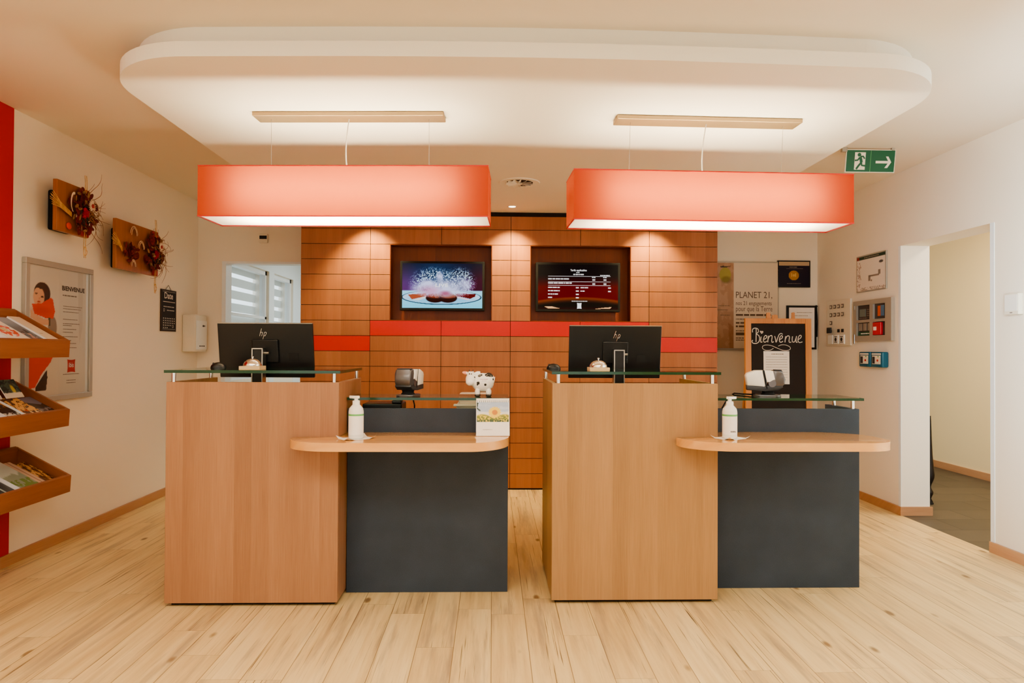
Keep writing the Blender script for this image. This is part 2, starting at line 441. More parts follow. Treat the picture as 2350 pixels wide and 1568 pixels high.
# office windows: frame, panes and exterior louvres
for n, (a, b) in enumerate(((7.28, 8.68), (8.88, 9.72)), 1):
    w = MB(); f = 0.05
    for (p, q, r, t_) in ((a, a + f, .9, 2.19), (b - f, b, .9, 2.19), (a, b, .9, .95), (a, b, 2.14, 2.19)):
        w.box(XL - .10, XL - .03, p, q, r, t_)
    if n == 1: w.box(XL - .10, XL - .03, a, b, 1.60, 1.63)
    w = struct(w.build('window_%d' % n, DOOR_W))
    g = MB().box(XL - .07, XL - .064, a + f, b - f, .95, 2.14).build('pane', PANE, w)
    for k in range(9):
        z = 0.98 + k * 0.145
        MB().prism([(-.006, -.045), (.002, -.05), (.006, .045), (-.002, .05)], a, b,
                   Matrix.Translation((XL - .17, 0, z)) @ Matrix(((1, 0, 0, 0), (0, 0, 1, 0), (0, 1, 0, 0), (0, 0, 0, 1)))).build('slat', DOOR_W, w)
    MB().box(XL - .2, XL - .19, a, b, 0.9, 0.905).build('sill', DOOR_W, w)

# ------------------------------------------------------------------ dropped canopy
def canopy_outline(inset, bow=0.045):
    x0, x1, y0 = -1.745 + inset, 2.098 - inset, 2.945 + inset; r = 0.46
    pts = [(x1, 6.6), (x0, 6.6)]
    for i in range(15):
        a = PI + .5 * PI * i / 14; pts.append((x0 + r + r * math.cos(a), y0 + r + r * math.sin(a)))
    n = 16
    for i in range(1, n):
        x = x0 + r + (x1 - x0 - 2 * r) * i / n; pts.append((x, y0 - bow * math.sin(PI * i / n)))
    for i in range(15):
        a = 1.5 * PI + .5 * PI * i / 14; pts.append((x1 - r + r * math.cos(a), y0 + r + r * math.sin(a)))
    return pts
can = struct(MB().prism(canopy_outline(0.0), 2.47, 2.534).build('ceiling_canopy', CANOPY))
MB().prism(canopy_outline(0.055), 2.534, ZC + .001).build('upper_tier', CANOPY, can)

# ------------------------------------------------------------------ panelled feature wall
PX0, PX1, PY = -1.696, 2.019, 6.2
cols = [-1.696, -1.084, -0.456, 0.160, 0.782, 1.401, 2.019]
rows = [2.432, 2.311] + [2.175 - .1355 * k for k in range(16)]
rows[-1] = 0.0125 + .13; rows.append(0.012)
rows = sorted(set(round(r, 4) for r in rows), reverse=True)
NL, NR, NT_, NB = (-0.912, -0.006), (0.333, 1.237), rows[2], rows[7]
m = MB()
d0 = PY + .012
for (a, b, c, d) in ((PX0, PX1, NT_, 2.47), (PX0, PX1, 0, NB), (PX0, NL[0], NB, NT_), (NL[1], NR[0], NB, NT_), (NR[1], PX1, NB, NT_)):
    m.box(a + .003, b - .003, d0, YB - .001, c, d)
for a, b in (NL, NR): m.box(a, b, PY + .14, YB - .001, NB, NT_)
fw = struct(m.build('wall_feature', GAPS))
clad = MB(); g = 0.0021
for ri in range(len(rows) - 1):
    zt, zb = rows[ri], rows[ri + 1]
    inn = NB - .001 <= zb and zt <= NT_ + .001
    for ci in range(6):
        segs = [(cols[ci], cols[ci + 1])]
        if inn:
            for n0, n1 in (NL, NR):
                nx = []
                for a, b in segs:
                    if b <= n0 or a >= n1: nx.append((a, b)); continue
                    if a < n0: nx.append((a, n0 + g))
                    if b > n1: nx.append((n1 - g, b))
                segs = nx
        red = (abs(zt - NB) < .002 and 1 <= ci <= 4) or (abs(zt - rows[8]) < .002 and ci in (0, 5))
        for a, b in segs:
            if b - a < .01: continue
            if red: MB().box(a + g, b - g, PY, PY + .018, zb + g, zt - g).build('red_panel', REDP, fw)
            else: clad.box(a + g, b - g, PY, PY + .018, zb + g, zt - g)
clad.box(PX0 - .001, PX0 + .004, PY + .018, YB - .001, 0.012, 2.432).box(PX1 - .004, PX1 + .001, PY + .018, YB - .001, 0.012, 2.432)
clad.build('wood_cladding', CLAD, fw)
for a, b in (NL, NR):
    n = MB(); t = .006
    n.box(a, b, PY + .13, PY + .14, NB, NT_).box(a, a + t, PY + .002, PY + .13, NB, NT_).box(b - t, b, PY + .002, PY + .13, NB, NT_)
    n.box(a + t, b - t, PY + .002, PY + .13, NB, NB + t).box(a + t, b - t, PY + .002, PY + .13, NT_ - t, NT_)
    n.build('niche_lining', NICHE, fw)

# ------------------------------------------------------------------ screens
def tv_food(U, V):
    img = fill(U, (34, 28, 52))
    img = put(img, ell(U, V, .06, .45, .25, .35, 1.2) * .9, (112, 58, 122))
    img = put(img, ell(U, V, .98, .48, .16, .34, 1.0) * .8, (84, 2, 48))
    img = put(img, ell(U, V, .42, .75, .3, .4, 1.4) * .6, (40, 88, 124))
    t = np.clip((0.40 - V) / .02, 0, 1)
    img = put(img, t, (150, 205, 226)); img = put(img, t * np.clip(1 - V / .25, 0, 1), (118, 200, 224))
    e = ell(U, V, .49, .24, .50, .165, .02); img = put(img, e, (30, 62, 84))
    e = ell(U, V, .49, .245, .485, .150, .02); img = put(img, e, (176, 202, 224))
    img = put(img, ell(U, V, .49, .20, .40, .10, .3) * .8, (132, 192, 220))
    img = put(img, inpoly(U, V, [(.07, .30), (.30, .33), (.31, .27), (.12, .19)]), (164, 92, 66))
    img = put(img, inpoly(U, V, [(.12, .185), (.31, .265), (.33, .245), (.20, .17)]), (214, 206, 202))
    img = put(img, inpoly(U, V, [(.66, .33), (.92, .32), (.91, .26), (.85, .21), (.68, .27)]), (108, 18, 24))
    img = put(img, inpoly(U, V, [(.66, .27), (.85, .20), (.82, .18), (.66, .245)]), (222, 190, 196))
    for cx in (.41, .57):
        img = put(img, ell(U, V, cx, .225, .115, .105, .12), (58, 18, 16))
        img = put(img, ell(U, V, cx + .01, .275, .10, .055, .5), (138, 66, 40))
    sp = vnoise(U * 90, V * 52, 3); sp2 = vnoise(U * 130, V * 76, 9)
    zone = np.maximum(ell(U, V, .40, .58, .27, .30, .5), ell(U, V, .72, .58, .18, .30, .5))
    img = put(img, zone * (sp > .66) * .75, (176, 204, 226)); img = put(img, zone * (sp2 > .74) * .9, (214, 232, 242))
    n = fbm(U * 7, V * 5, 5)
    cl = np.maximum.reduce([ell(U, V, .37, .46, .24, .17, .8), ell(U, V, .70, .50, .17, .20, .7), ell(U, V, .52, .46, .20, .20, .8), ell(U, V, .47, .64, .05, .16, .9)])
    img = put(img, np.clip(cl * 1.25 * (.25 + n) - .1, 0, 1), (196, 198, 226))
    img = put(img, ell(U, V, .34, .38, .12, .10, 1.2) * .55, (202, 128, 158))
    img = put(img, ell(U, V, .54, .33, .06, .05, 1.2) * .6, (150, 50, 76))
    return img
def tv_rates(U, V):
    k = np.clip((V - .15) / .85, 0, 1)
    img = fill(U, (22, 12, 18))
    img = put(img, np.clip((.78 - V) / .28, 0, 1), (106, 2, 14))
    arc = .265 - .30 * (U - .52) ** 2
    img = put(img, np.clip((arc + .02 - V) / .03, 0, 1), (126, 62, 30))
    img = put(img, np.clip((arc - .03 - V) / .09, 0, 1), (26, 14, 12))
    img = put(img, np.clip((.06 - V) / .05, 0, 1) * .8, (60, 4, 14))
    img = put(img, inpoly(U, V, [(.08, .055), (.18, .055), (.28, .012), (.13, .012)]), (222, 176, 132))
    img = put(img, inpoly(U, V, [(.70, .005), (.82, .035), (.92, .05), (.90, .015)]), (222, 176, 132))
    return img

def make_tv(label, x0, x1, z0, z1, fn, lettering):
    w, h = x1 - x0, z1 - z0
    t = thing('wall_screen', label, 'television', ((x0 + x1) / 2, PY + .129, z0))
    MB().box(-w / 2, w / 2, -.088, -.03, 0, h, .004).build('frame', MATBLK, t)
    MB().box(-w * .25, w * .25, -.03, 0, h * .25, h * .75).build('wall_bracket', MATBLK, t)
    b = .019
    scr = picture('screen', w - 2 * b, h - 2 * b - .004, 200, lambda U, V: np.clip(fn(U, V), 0, 1) ** 1.22 * 1.06, SCREEN, t, 0, -.0885, b + .004)
    lettering(w - 2 * b, h - 2 * b - .004, b + .004).build('lettering', SCRTXT, t)
    return t
def food_text(w, h, z):
    m = MB(); m.text('LIVE', h * .105, -w * .005, z + h * .475, -.0892, 'CENTER', fit=w * .16, bold=.0006); return m
def rate_text(w, h, z):
    m = MB(); y = -.0892
    X = lambda u: (u - .5) * w
    Z = lambda v: z + v * h
    m.text('Tarifs applicables', h * .058, X(.505), Z(.855), y, 'CENTER', fit=w * .205, bold=.0004)
    m.words(X(.475), X(.525), Z(.815), h * .014, y, 3); m.words(X(.44), X(.57), Z(.768), h * .024, y, 4)
    for v in (.735, .612, .53): m.bar(X(.125), X(.905), Z(v), Z(v) + h * .007, y)
    m.words(X(.125), X(.405), Z(.665), h * .026, y, 5); m.words(X(.125), X(.42), Z(.572), h * .026, y, 6)
    m.words(X(.775), X(.90), Z(.755), h * .016, y, 7)
    for u in (.695, .835):
        m.words(X(u - .022), X(u + .03), Z(.705), h * .018, y, 8)
        for v in (.645, .553): m.bar(X(u - .017), X(u + .018), Z(v), Z(v) + h * .03, y)
    for k, v in enumerate((.475, .40, .325, .25)):
        m.words(X(.125), X((.27, .27, .265, .175)[k]), Z(v), h * .024, y, 20 + k); m.bar(X(.472), X(.508), Z(v - .006), Z(v + .02), y)
    for k, v in enumerate((.472, .395)):
        m.words(X(.53), X((.625, .58)[k]), Z(v), h * .024, y, 30 + k); m.bar(X(.875), X(.91), Z(v - .006), Z(v + .02), y)
    m.words(X(.42), X(.615), Z(.172), h * .014, y, 40)
    # white pillow-shaped mark
    cx, cz, s = X(.515), Z(.075), h * .068
    pts = []
    for (ax, az, bx, bz) in ((-1, -1, 1, -1), (1, -1, 1, 1), (1, 1, -1, 1), (-1, 1, -1, -1)):
        for i in range(6):
            f = i / 6; px, pz = ax + (bx - ax) * f, az + (bz - az) * f
            q = 1 - .12 * math.sin(PI * f); px, pz = (px, pz * q) if az == bz else (px * q, pz)
            pts.append((cx + px * s * .75, y, cz + pz * s))
    m.quad(pts); return m
make_tv('wall screen on the left showing food bursting on a blue plate', -0.826, -0.074, 1.590, 2.031, tv_food, food_text)
make_tv('wall screen on the right showing a dark red price list', 0.388, 1.147, 1.588, 2.030, tv_rates, rate_text)

# ------------------------------------------------------------------ pendant lamps
def pendant(label, cx, cy, rot, rx0, rx1, ry, group):
    W, D, zb, zt = 1.468, 0.288, 1.912, 2.172
    t = thing('pendant_lamp', label, 'lamp', (cx, cy, zb), rot, group)
    h = zt - zb; a, b = W / 2, D / 2
    s = MB()
    for p, q in (((-a, -b), (a, -b)), ((a, -b), (a, b)), ((a, b), (-a, b)), ((-a, b), (-a, -b))):
        s.quad([(p[0], p[1], 0), (q[0], q[1], 0), (q[0], q[1], h), (p[0], p[1], h)])
    sh = s.build('lamp_shade', SHADE, t, fix=False)
    r = MB()
    for z in (0.0, h - .005):
        r.box(-a - .001, a + .001, -b - .001, -b + .004, z, z + .005).box(-a - .001, a + .001, b - .004, b + .001, z, z + .005)
        r.box(-a - .001, -a + .004, -b, b, z, z + .005).box(a - .004, a + .001, -b, b, z, z + .005)
    r.build('shade_rim', REDB, sh)
    MB().quad([(-a + .005, -b + .005, .006), (a - .005, -b + .005, .006), (a - .005, b - .005, .006), (-a + .005, b - .005, .006)]).build('diffuser', DIFFUSER, t)
    for y in (0.0,):
        MB().cyl((-.56, y, h - .118), (.56, y, h - .118), .013, 12).build('light_tube', TUBE, t, 40)
    for x in (-1, 1): MB().cyl((x * .56, 0, h - .118), (x * .60, 0, h - .118), .015, 12).cyl((x * .59, 0, h - .118), (x * (a - .003), 0, h - .118), .004, 8).build('tube_holder', WHITEP, t)
    # ceiling rail, wires and flex
    inv = Matrix.Rotation(-rot, 4, 'Z')
    p0 = inv @ Vector((rx0 - cx, ry - cy, 0)); p1 = inv @ Vector((rx1 - cx, ry - cy, 0)); yy = (p0.y + p1.y) / 2
    zr = 2.47 - zb
    MB().box(p0.x, p1.x, yy - .058, yy + .058, zr - .022, zr - .0005, .003).build('ceiling_rail', ALU, t)
    L = p1.x - p0.x
    for x in (p0.x + .08, p1.x - .08):
        MB().cyl((x, yy, zr - .022), (x, 0, h - .11), .0011, 6).build('wire', STEEL, t)
    xm = (p0.x + p1.x) / 2 - .005; pts = []
    for i in range(13):
        f = i / 12; pts.append((xm + .022 * math.sin(f * PI * 1.0) * (-1) + .012 * f, yy * (1 - f), zr - .022 + (h - .11 - zr + .022) * f))
    MB().tube(pts, .0032, 6).build('flex', WHITEP, t)
    return t
grp = 'pendant lamps over the reception desks'
pendant('long red box pendant lamp above the left desk', -0.752, 3.665, math.radians(-2.6), -1.245, -0.255, 3.655, grp)
pendant('long red box pendant lamp above the right desk, below the exit sign', 1.141, 3.695, math.radians(1.6), 0.640, 1.625, 3.655, grp)

# ------------------------------------------------------------------ reception desks
def slab(m, poly, z0, z1):
    """glass slab: faces slot 0 glass, sides slot 1 edge"""
    m.prism(poly, z0, z1)
    m.b.normal_update()
    for f in m.b.faces:
        f.material_index = 0 if abs(f.normal.z) > .9 else 1
def standoff(parent, x, y, z0, z1, r=.0095):
    return MB().cyl((x, y, z0), (x, y, z1), r, 14).build('standoff', CHROME, parent, 40)

def tall_desk(label, x0, x1, yf, yb, veneer, loc_y):
    """open-backed wooden desk; local origin at front left corner on the floor"""
    w, d = x1 - x0, yb - yf
    t = thing('reception_desk', label, 'desk', (x0, yf, 0), 0, 'tall wooden reception desks')
    th = .022
    MB().box(0, w, 0, th, .018, 1.083, .0015, 1).build('front_panel', veneer, t)
    MB().box(0, th, th, d, .018, 1.083, .0015, 1).build('side_panel', veneer, t)
    MB().box(w - th, w, th, d, .018, 1.083, .0015, 1).build('side_panel', veneer, t)
    MB().box(.02, w - .02, .012 + th, d - .03, 0, .018).build('plinth', GAPS, t)
    MB().box(th, w - th, th, d + .30, .715, .74).build('worktop', WHITEP, t)
    g = MB(); slab(g, [(-.004, -.018), (w + .010, -.018), (w + .010, d - .03), (-.004, d - .03)], 1.127, 1.141)
    gl = g.build('glass_top', [GLASS, EDGE], t)
    for x, y in ((.03, .012), (w - .026, .012), (.012, d - .07), (w - .012, d - .07)): standoff(t, x, y, 1.083, 1.127)
    return t
tall_desk('tall wood-veneer reception desk with glass top, nearest the brochure trays', -1.571, -0.744, 3.41, 3.985, OAK_L, 0)
tall_desk('tall wood-veneer reception desk with glass top, in front of the chalkboard side', 0.296, 1.118, 3.425, 4.06, OAK_R, 0)

def stadium(x0, x1, y0, y1, left, right, n=12):
    """counter shelf outline; left / right: (rx, ry) of the rounded front corners, back-right optionally rounded"""
    pts = []
    rx, ry = left
    for i in range(n + 1):
        a = PI + .5 * PI * i / n; pts.append((x0 + rx + rx * math.cos(a), y0 + ry + ry * math.sin(a)))
    rx, ry = right
    for i in range(n + 1):
        a = 1.5 * PI + .5 * PI * i / n; pts.append((x1 - rx + rx * math.cos(a), y0 + ry + ry * math.sin(a)))
    return pts

def low_counter(label, x0, x1, yp, shelf_pts, depth, post_x, gx1, shelf_label):
    t = thing('side_counter', label, 'counter', (x0, yp, 0), 0, 'low charcoal side counters')
    w = x1 - x0
    MB().box(.002, w, 0, .03, 0, .941, .001, 1).build('front_panel', CHAR, t)
    MB().box(w - .025, w, .03, depth, 0, .941).build('side_panel', CHAR, t)
    MB().box(.004, w - .025, .03, depth + .25, .715, .74).build('worktop', WHITEP, t)
    g = MB(); slab(g, [(.004, -.022), (gx1 - x0, -.022), (gx1 - x0, depth - .04), (.004, depth - .04)], .986, .999)
    g.build('glass_shelf', [GLASS, EDGE], t)
    for px in post_x: standoff(t, px - x0, .015, .941, .986)
    standoff(t, w - .0125, depth - .08, .941, .986)
    o = MB().prism([(x - x0, y - yp) for x, y in shelf_pts], -.040, 0, bev=.002).build('counter_shelf', SHELF_W, None, 50, (x0, yp, .820))
    tag(o, shelf_label, 'shelf', 'wooden counter shelves')
    return t
sl = stadium(-0.962, 0.084, 3.185, 0, (.23, .19), (.20, .26)) + [(0.084, 3.598), (-0.741, 3.598), (-0.741, 3.407), (-0.93, 3.407), (-0.955, 3.39)]
low_counter('low charcoal side counter behind the sunflower calendar', -0.742, 0.084, 3.6, sl, .31, (-0.69,), .086, 'rounded wooden shelf carrying the sunflower calendar')
sr = stadium(0.905, 1.915, 3.203, 0, (.24, .20), (.15, .13)) + [(1.915, 3.45), (1.88, 3.54), (1.80, 3.605), (1.72, 3.638), (1.121, 3.638), (1.121, 3.422), (0.94, 3.422), (0.91, 3.406)]
low_counter('low charcoal side counter in front of the chalkboard', 1.120, 1.943, 3.64, sr, .33, (1.915,), 1.957, 'rounded wooden shelf overhanging towards the doorway')

# ------------------------------------------------------------------ monitors on the desks
def monitor(label, x, y, rot, sx):
    t = thing('computer_monitor', label, 'monitor', (x, y, .7405), rot, 'computer monitors')
    tilt = Matrix.Translation((0, 0, .337)) @ Matrix.Rotation(math.radians(9), 4, 'X') @ Matrix.Diagonal((1.018, 1, 1, 1))
    m = MB().box(-.272, .272, -.004, .010, 0, .318, .004, mat=tilt)
    pan = m.build('screen_panel', MONB, t)
    MB().box(-.272, .272, .0102, .0112, .004, .314, mat=tilt).build('display', BLACK, pan)
    MB().box(-.2722, .2722, -.0046, .0104, .3165, .3196, mat=tilt).build('top_edge', STEEL, pan)
    MB().box(-.075, .075, -.020, -.004, .09, .225, .006, mat=tilt).build('rear_housing', BLACK, t)
    MB().box(.13, .185, -.0055, -.004, .10, .145, mat=tilt).build('label_plate', MATBLK, t)
    c = MB()
    c.box(sx - .032, sx - .026, -.105, -.05, .01, .508).box(sx + .026, sx + .032, -.105, -.05, .01, .508).box(sx - .032, sx + .032, -.105, -.05, .502, .508)
    c.build('stand_column', STEEL, t)
    MB().box(sx - .026, sx + .026, -.098, -.055, .01, .502).build('stand_core', MONB, t)
    MB().cyl((sx + .03, -.07, .48), (sx + .055, -.07, .48), .007, 10).build('stand_knob', STEEL, t)
    MB().box(sx - .03, sx + .03, -.058, -.018, .43, .49).build('stand_arm', BLACK, t)
    MB().box(-.15 + sx, .15 + sx, -.16, .06, 0, .012, .004).build('stand_base', BLACK, t)
    # two-letter emblem made of slanted strokes
    e = MB(); k = .0168
    def st(pts): e.tube([tilt @ Vector((sx * .6 + .004 + px * k, -.0046, .256 + pz * k)) for px, pz in pts], .0016, 6, .5)
    st([(-.55, 1.9), (-1.35, -.7)]); st([(-1.0, .35), (-.72, .62), (-.38, .60), (-.33, .32), (-.62, -.7)])
    st([(.42, .62), (-.32, -1.95)]); st([(.40, .58), (.82, .62), (1.02, .40), (.66, -.55), (.34, -.68), (.06, -.60)])
    e.build('emblem', CHROME, t)
    return t
monitor('black monitor seen from behind on the left desk, beside the office doorway', -1.309, 4.105, math.radians(-3.0), -.022)
monitor('black monitor seen from behind on the right desk, in front of the red panels', 0.735, 4.19, math.radians(0.5), .012)

# ------------------------------------------------------------------ bells, mice
def bell(label, x, y, z):
    t = thing('desk_bell', label, 'bell', (x, y, z), 0, 'service bells on the glass tops')
    MB().box(-.05, .05, -.05, .05, 0, .019, .002).build('base', BIRCH, t)
    MB().lathe([(.044, .019), (.0445, .022), (.043, .030), (.037, .041), (.026, .050), (.012, .0545), (0, .0555)], 32).build('dome', CHROME, t, 60)
    MB().lathe([(.0035, .055), (.0035, .061), (.0065, .062), (.0065, .0645), (.003, .067), (0, .067)], 16).build('button', CHROME, t, 40)
    return t
GT = 1.1412
b1 = bell('silver service bell on a wooden block, on the left desk', -1.183, 3.478, GT)
dup(b1, (0.533, 3.492, GT), 0, 'silver service bell on a wooden block, on the right desk')

def mouse(label, x, y, z, rot):
    t = thing('computer_mouse', label, 'mouse', (x, y, z), rot, 'computer mice')
    m = MB(); n = 14
    prof = [(0.0, .0), (.012, .016), (.030, .031), (.052, .036), (.075, .030), (.092, .016), (.100, .0)]
    m.lathe([(.0001, 0)] + [(.036 * math.sqrt(max(0, 1 - (k / 8) ** 2)) if k else .036, .036 * k / 8) for k in range(9)], 24, Matrix.Diagonal((1.1, .75, .85, 1)))
    m.build('shell', BLACK, t, 60)
    MB().cyl((-.024, -.003, .0225), (-.024, .003, .0225), .006, 12).build('scroll_wheel', TERMD, t, 40)
    return t
m1 = mouse('black computer mouse at the back edge of the left glass top', -1.475, 3.80, GT, math.radians(20))
dup(m1, (0.337, 3.83, GT), math.radians(-15), 'black computer mouse at the back edge of the right glass top')

# ------------------------------------------------------------------ payment terminals on the low glass
def terminal(label, x, y, z, rot):
    """front of the device looks along local +x"""
    t = thing('payment_terminal', label, 'card terminal', (x, y, z), rot, 'payment terminals')
    MB().prism(rounded(-.075, .065, -.05, .05, .03), 0, .010, bev=.003).build('base_plate', TERMG, t, 40)
    MB().lathe([(.038, .010), (.030, .020), (.034, .034), (0, .034)], 24).build('swivel', MATBLK, t, 50)
    # tray under the body
    yz = Matrix(((1, 0, 0, 0), (0, 0, 1, 0), (0, 1, 0, 0), (0, 0, 0, 1)))      # poly (x, z) extruded over y
    MB().prism([(-.112, .034), (-.02, .030), (.045, .034), (.072, .052), (.070, .062), (-.114, .060)], -.045, .045, yz, .004).build('cradle', TERMD, t, 40)
    MB().prism([(-.112, .058), (-.012, .046), (-.030, .142), (-.070, .141), (-.112, .126), (-.120, .112)], -.046, .046, yz, .010).build('body', WHITEP, t, 45)
    MB().prism([(-.012, .044), (-.006, .044), (-.024, .143), (-.030, .143)], -.047, .047, yz, .001).build('seam', MATBLK, t)
    MB().prism([(.004, .085), (.032, .092), (.022, .140), (-.023, .142), (-.010, .075)], -.048, .048, yz, .004).build('cheek', WHITEP, t, 40)
    MB().prism([(-.005, .046), (.062, .050), (.082, .070), (.086, .095), (.076, .118), (.070, .141), (.018, .142), (.028, .094)], -.043, .043, yz, .009).build('head', TERMG, t, 45)
    MB().cyl((.018, -.0475, .072), (.018, .0475, .072), .020, 18).build('hinge', TERMG, t, 40)
    MB().prism([(.030, .1425), (.066, .1415), (.066, .146), (.030, .147)], -.036, .036, yz, .001).build('paper_flap', TERMD, t)
    return t
LG = 0.9992
t1 = terminal('grey and white card terminal on the left counter glass, facing the viewer', -0.444, 3.70, LG, math.radians(-105))
def cable(t, pts):
    inv = (Matrix.Translation(t.location) @ Matrix.Rotation(t.rotation_euler.z, 4, 'Z')).inverted()
    MB().tube([inv @ Vector(p) for p in pts], .004, 6).build('cable', MATBLK, t)
cable(t1, [(-.43, 3.77, LG + .006), (-.435, 3.86, LG + .006), (-.438, 3.885, LG + .002), (-.44, 3.895, .97), (-.44, 3.975, .93), (-.44, 3.985, .80)])
t2 = terminal('white and grey card terminal on the right counter glass, before the chalkboard', 1.502, 3.76, LG, math.radians(-16))
cable(t2, [(1.44, 3.79, LG + .008), (1.40, 3.86, LG + .006), (1.375, 3.925, LG + .006), (1.365, 3.965, LG - .01), (1.345, 3.97, .96), (1.31, 3.97, .90), (1.30, 3.97, .80)])

# ------------------------------------------------------------------ sanitiser bottles + napkins
def bottle(label, x, y, z, rot):
    t = thing('pump_bottle', label, 'bottle', (x, y, z), rot, 'white pump bottles')
    r = .035
    MB().lathe([(0, 0), (r - .004, 0), (r, .004), (r, .130), (r - .003, .143), (r - .012, .154), (.017, .160), (.0165, .164), (0, .164)], 32).build('body', WHITEP, t, 50)
    MB().lathe([(.0175, .160), (.0175, .178), (.009, .180), (.0085, .190), (0, .190)], 24).build('collar', WHITEP, t, 40)
    MB().prism([(-.012, -.011), (.006, -.011), (.034, -.005), (.038, 0), (.034, .005), (.006, .011), (-.012, .011), (-.018, 0)], .189, .202, bev=.003).build('pump_head', WHITEP, t, 40)
    MB().lathe([(r + .0003, .020), (r + .0003, .126)], 32).build('label', PAPER, t, 60)
    MB().lathe([(r + .0006, .108), (r + .0006, .117)], 32).build('green_band', GREENINK, t, 60)
    w = MB()
    for z0, n in ((.031, 5), (.034, 4)):
        for k in range(n):
            a = -PI / 2 + (-.45 + .17 * k); q = (r + .0008)
            w.quad([(q * math.cos(a), q * math.sin(a), z0), (q * math.cos(a + .1), q * math.sin(a + .1), z0), (q * math.cos(a + .1), q * math.sin(a + .1), z0 + .004), (q * math.cos(a), q * math.sin(a), z0 + .004)])
    w.build('small_print', INK, t)
    return t
p1 = bottle('white pump bottle on the left counter shelf', -0.647, 3.345, .8215, math.radians(160))
dup(p1, (1.158, 3.37, .8215), math.radians(15), 'white pump bottle on the right counter shelf')
def napkin(label, x, y, rot):
    m = MB(); n = 8; s = .075; g = [[None] * (n + 1) for _ in range(n + 1)]
    for i in range(n + 1):
        for j in range(n + 1):
            u, v = i / n - .5, j / n - .5
            h = .0004 + max(0, (abs(u) + abs(v)) - .72) ** 1.5 * .10
            g[i][j] = m.b.verts.new((u * 2 * s, v * 2 * s * .8, h))
    for i in range(n):
        for j in range(n): m.b.faces.new((g[i][j], g[i + 1][j], g[i + 1][j + 1], g[i][j + 1]))
    o = m.build('paper_napkin', PAPER, None, 60, (x, y, .8201)); o.rotation_euler = (0, 0, rot)
    return tag(o, label, 'napkin', 'paper napkins under the bottles')
napkin('white paper napkin under the pump bottle on the left counter', -0.647, 3.345, math.radians(38))
napkin('white paper napkin under the pump bottle on the right counter', 1.163, 3.375, math.radians(30))

# ------------------------------------------------------------------ desk calendar
def sunflower(U, V):
    img = fill(U, (176, 190, 214)); n = fbm(U * 5, V * 7, 2)
    img = put(img, np.clip((n - .45) * 3, 0, 1) * .8, (206, 214, 230))
    img = put(img, np.clip((.55 - V) / .08, 0, 1) * .9, (232, 226, 220))
    f = np.clip((.36 + .06 * np.sin(U * 9) - V) / .06, 0, 1); img = put(img, f, (196, 180, 70))
    sp = vnoise(U * 26, V * 22, 7)
    img = put(img, f * (sp > .5) * np.clip((.42 - V) / .2, 0, 1), (112, 122, 52)); img = put(img, f * (sp < .25), (236, 204, 84))
    img = put(img, np.clip((.16 - V) / .1, 0, 1) * (sp > .35), (74, 92, 62))
    img = put(img, inpoly(U, V, [(0, 1), (.05, .95), (.02, .72), (.12, .58), (.10, .52), (0, .66)]), (54, 70, 62))
    a = np.arctan2(V - .48, (U - .56) * 1.5); d = np.hypot((U - .56) * 1.5, V - .48)
    img = put(img, (d < .28 + .03 * np.cos(a * 16)).astype(float), (240, 206, 88)); img = put(img, np.clip((.14 - d) / .02, 0, 1), (206, 134, 58))
    return img
cal = thing('desk_calendar', 'desk calendar with a sunflower photo on the counter shelf', 'calendar', (0.005, 3.44, .8212), math.radians(2))
w, h = .165, .172
lean = Matrix.Rotation(math.radians(-11), 4, 'X')
MB().box(-w / 2, w / 2, 0, .003, 0, h, mat=lean).build('front_page', PAPER, cal)
MB().box(-w / 2, w / 2, .070, .072, 0, h + .0, mat=Matrix.Translation((0, .0, 0)) @ Matrix.Rotation(math.radians(11), 4, 'X')).build('back_board', PAPER, cal)
MB().box(-w / 2, w / 2, .0, .07, 0, .001).build('foot_board', PAPER, cal)
pic = picture('photo', w - .006, .098, 70, sunflower, GLOSSP, cal, 0, -.0006, h - .103)
pic.rotation_euler = (math.radians(-11), 0, 0)
r = MB()
for k in range(16): r.cyl(lean @ Vector((-w / 2 + .006 + k * .0102, -.002, h - .005)), lean @ Vector((-w / 2 + .006 + k * .0102, .006, h + .004)), .0012, 6)
r.build('spiral_binding', BLACK, cal)
r = MB().words(-.05, .0, .030, .002, -.0006, 4); o = r.build('small_print', GREYINK, cal); o.rotation_euler = (math.radians(-11), 0, 0)

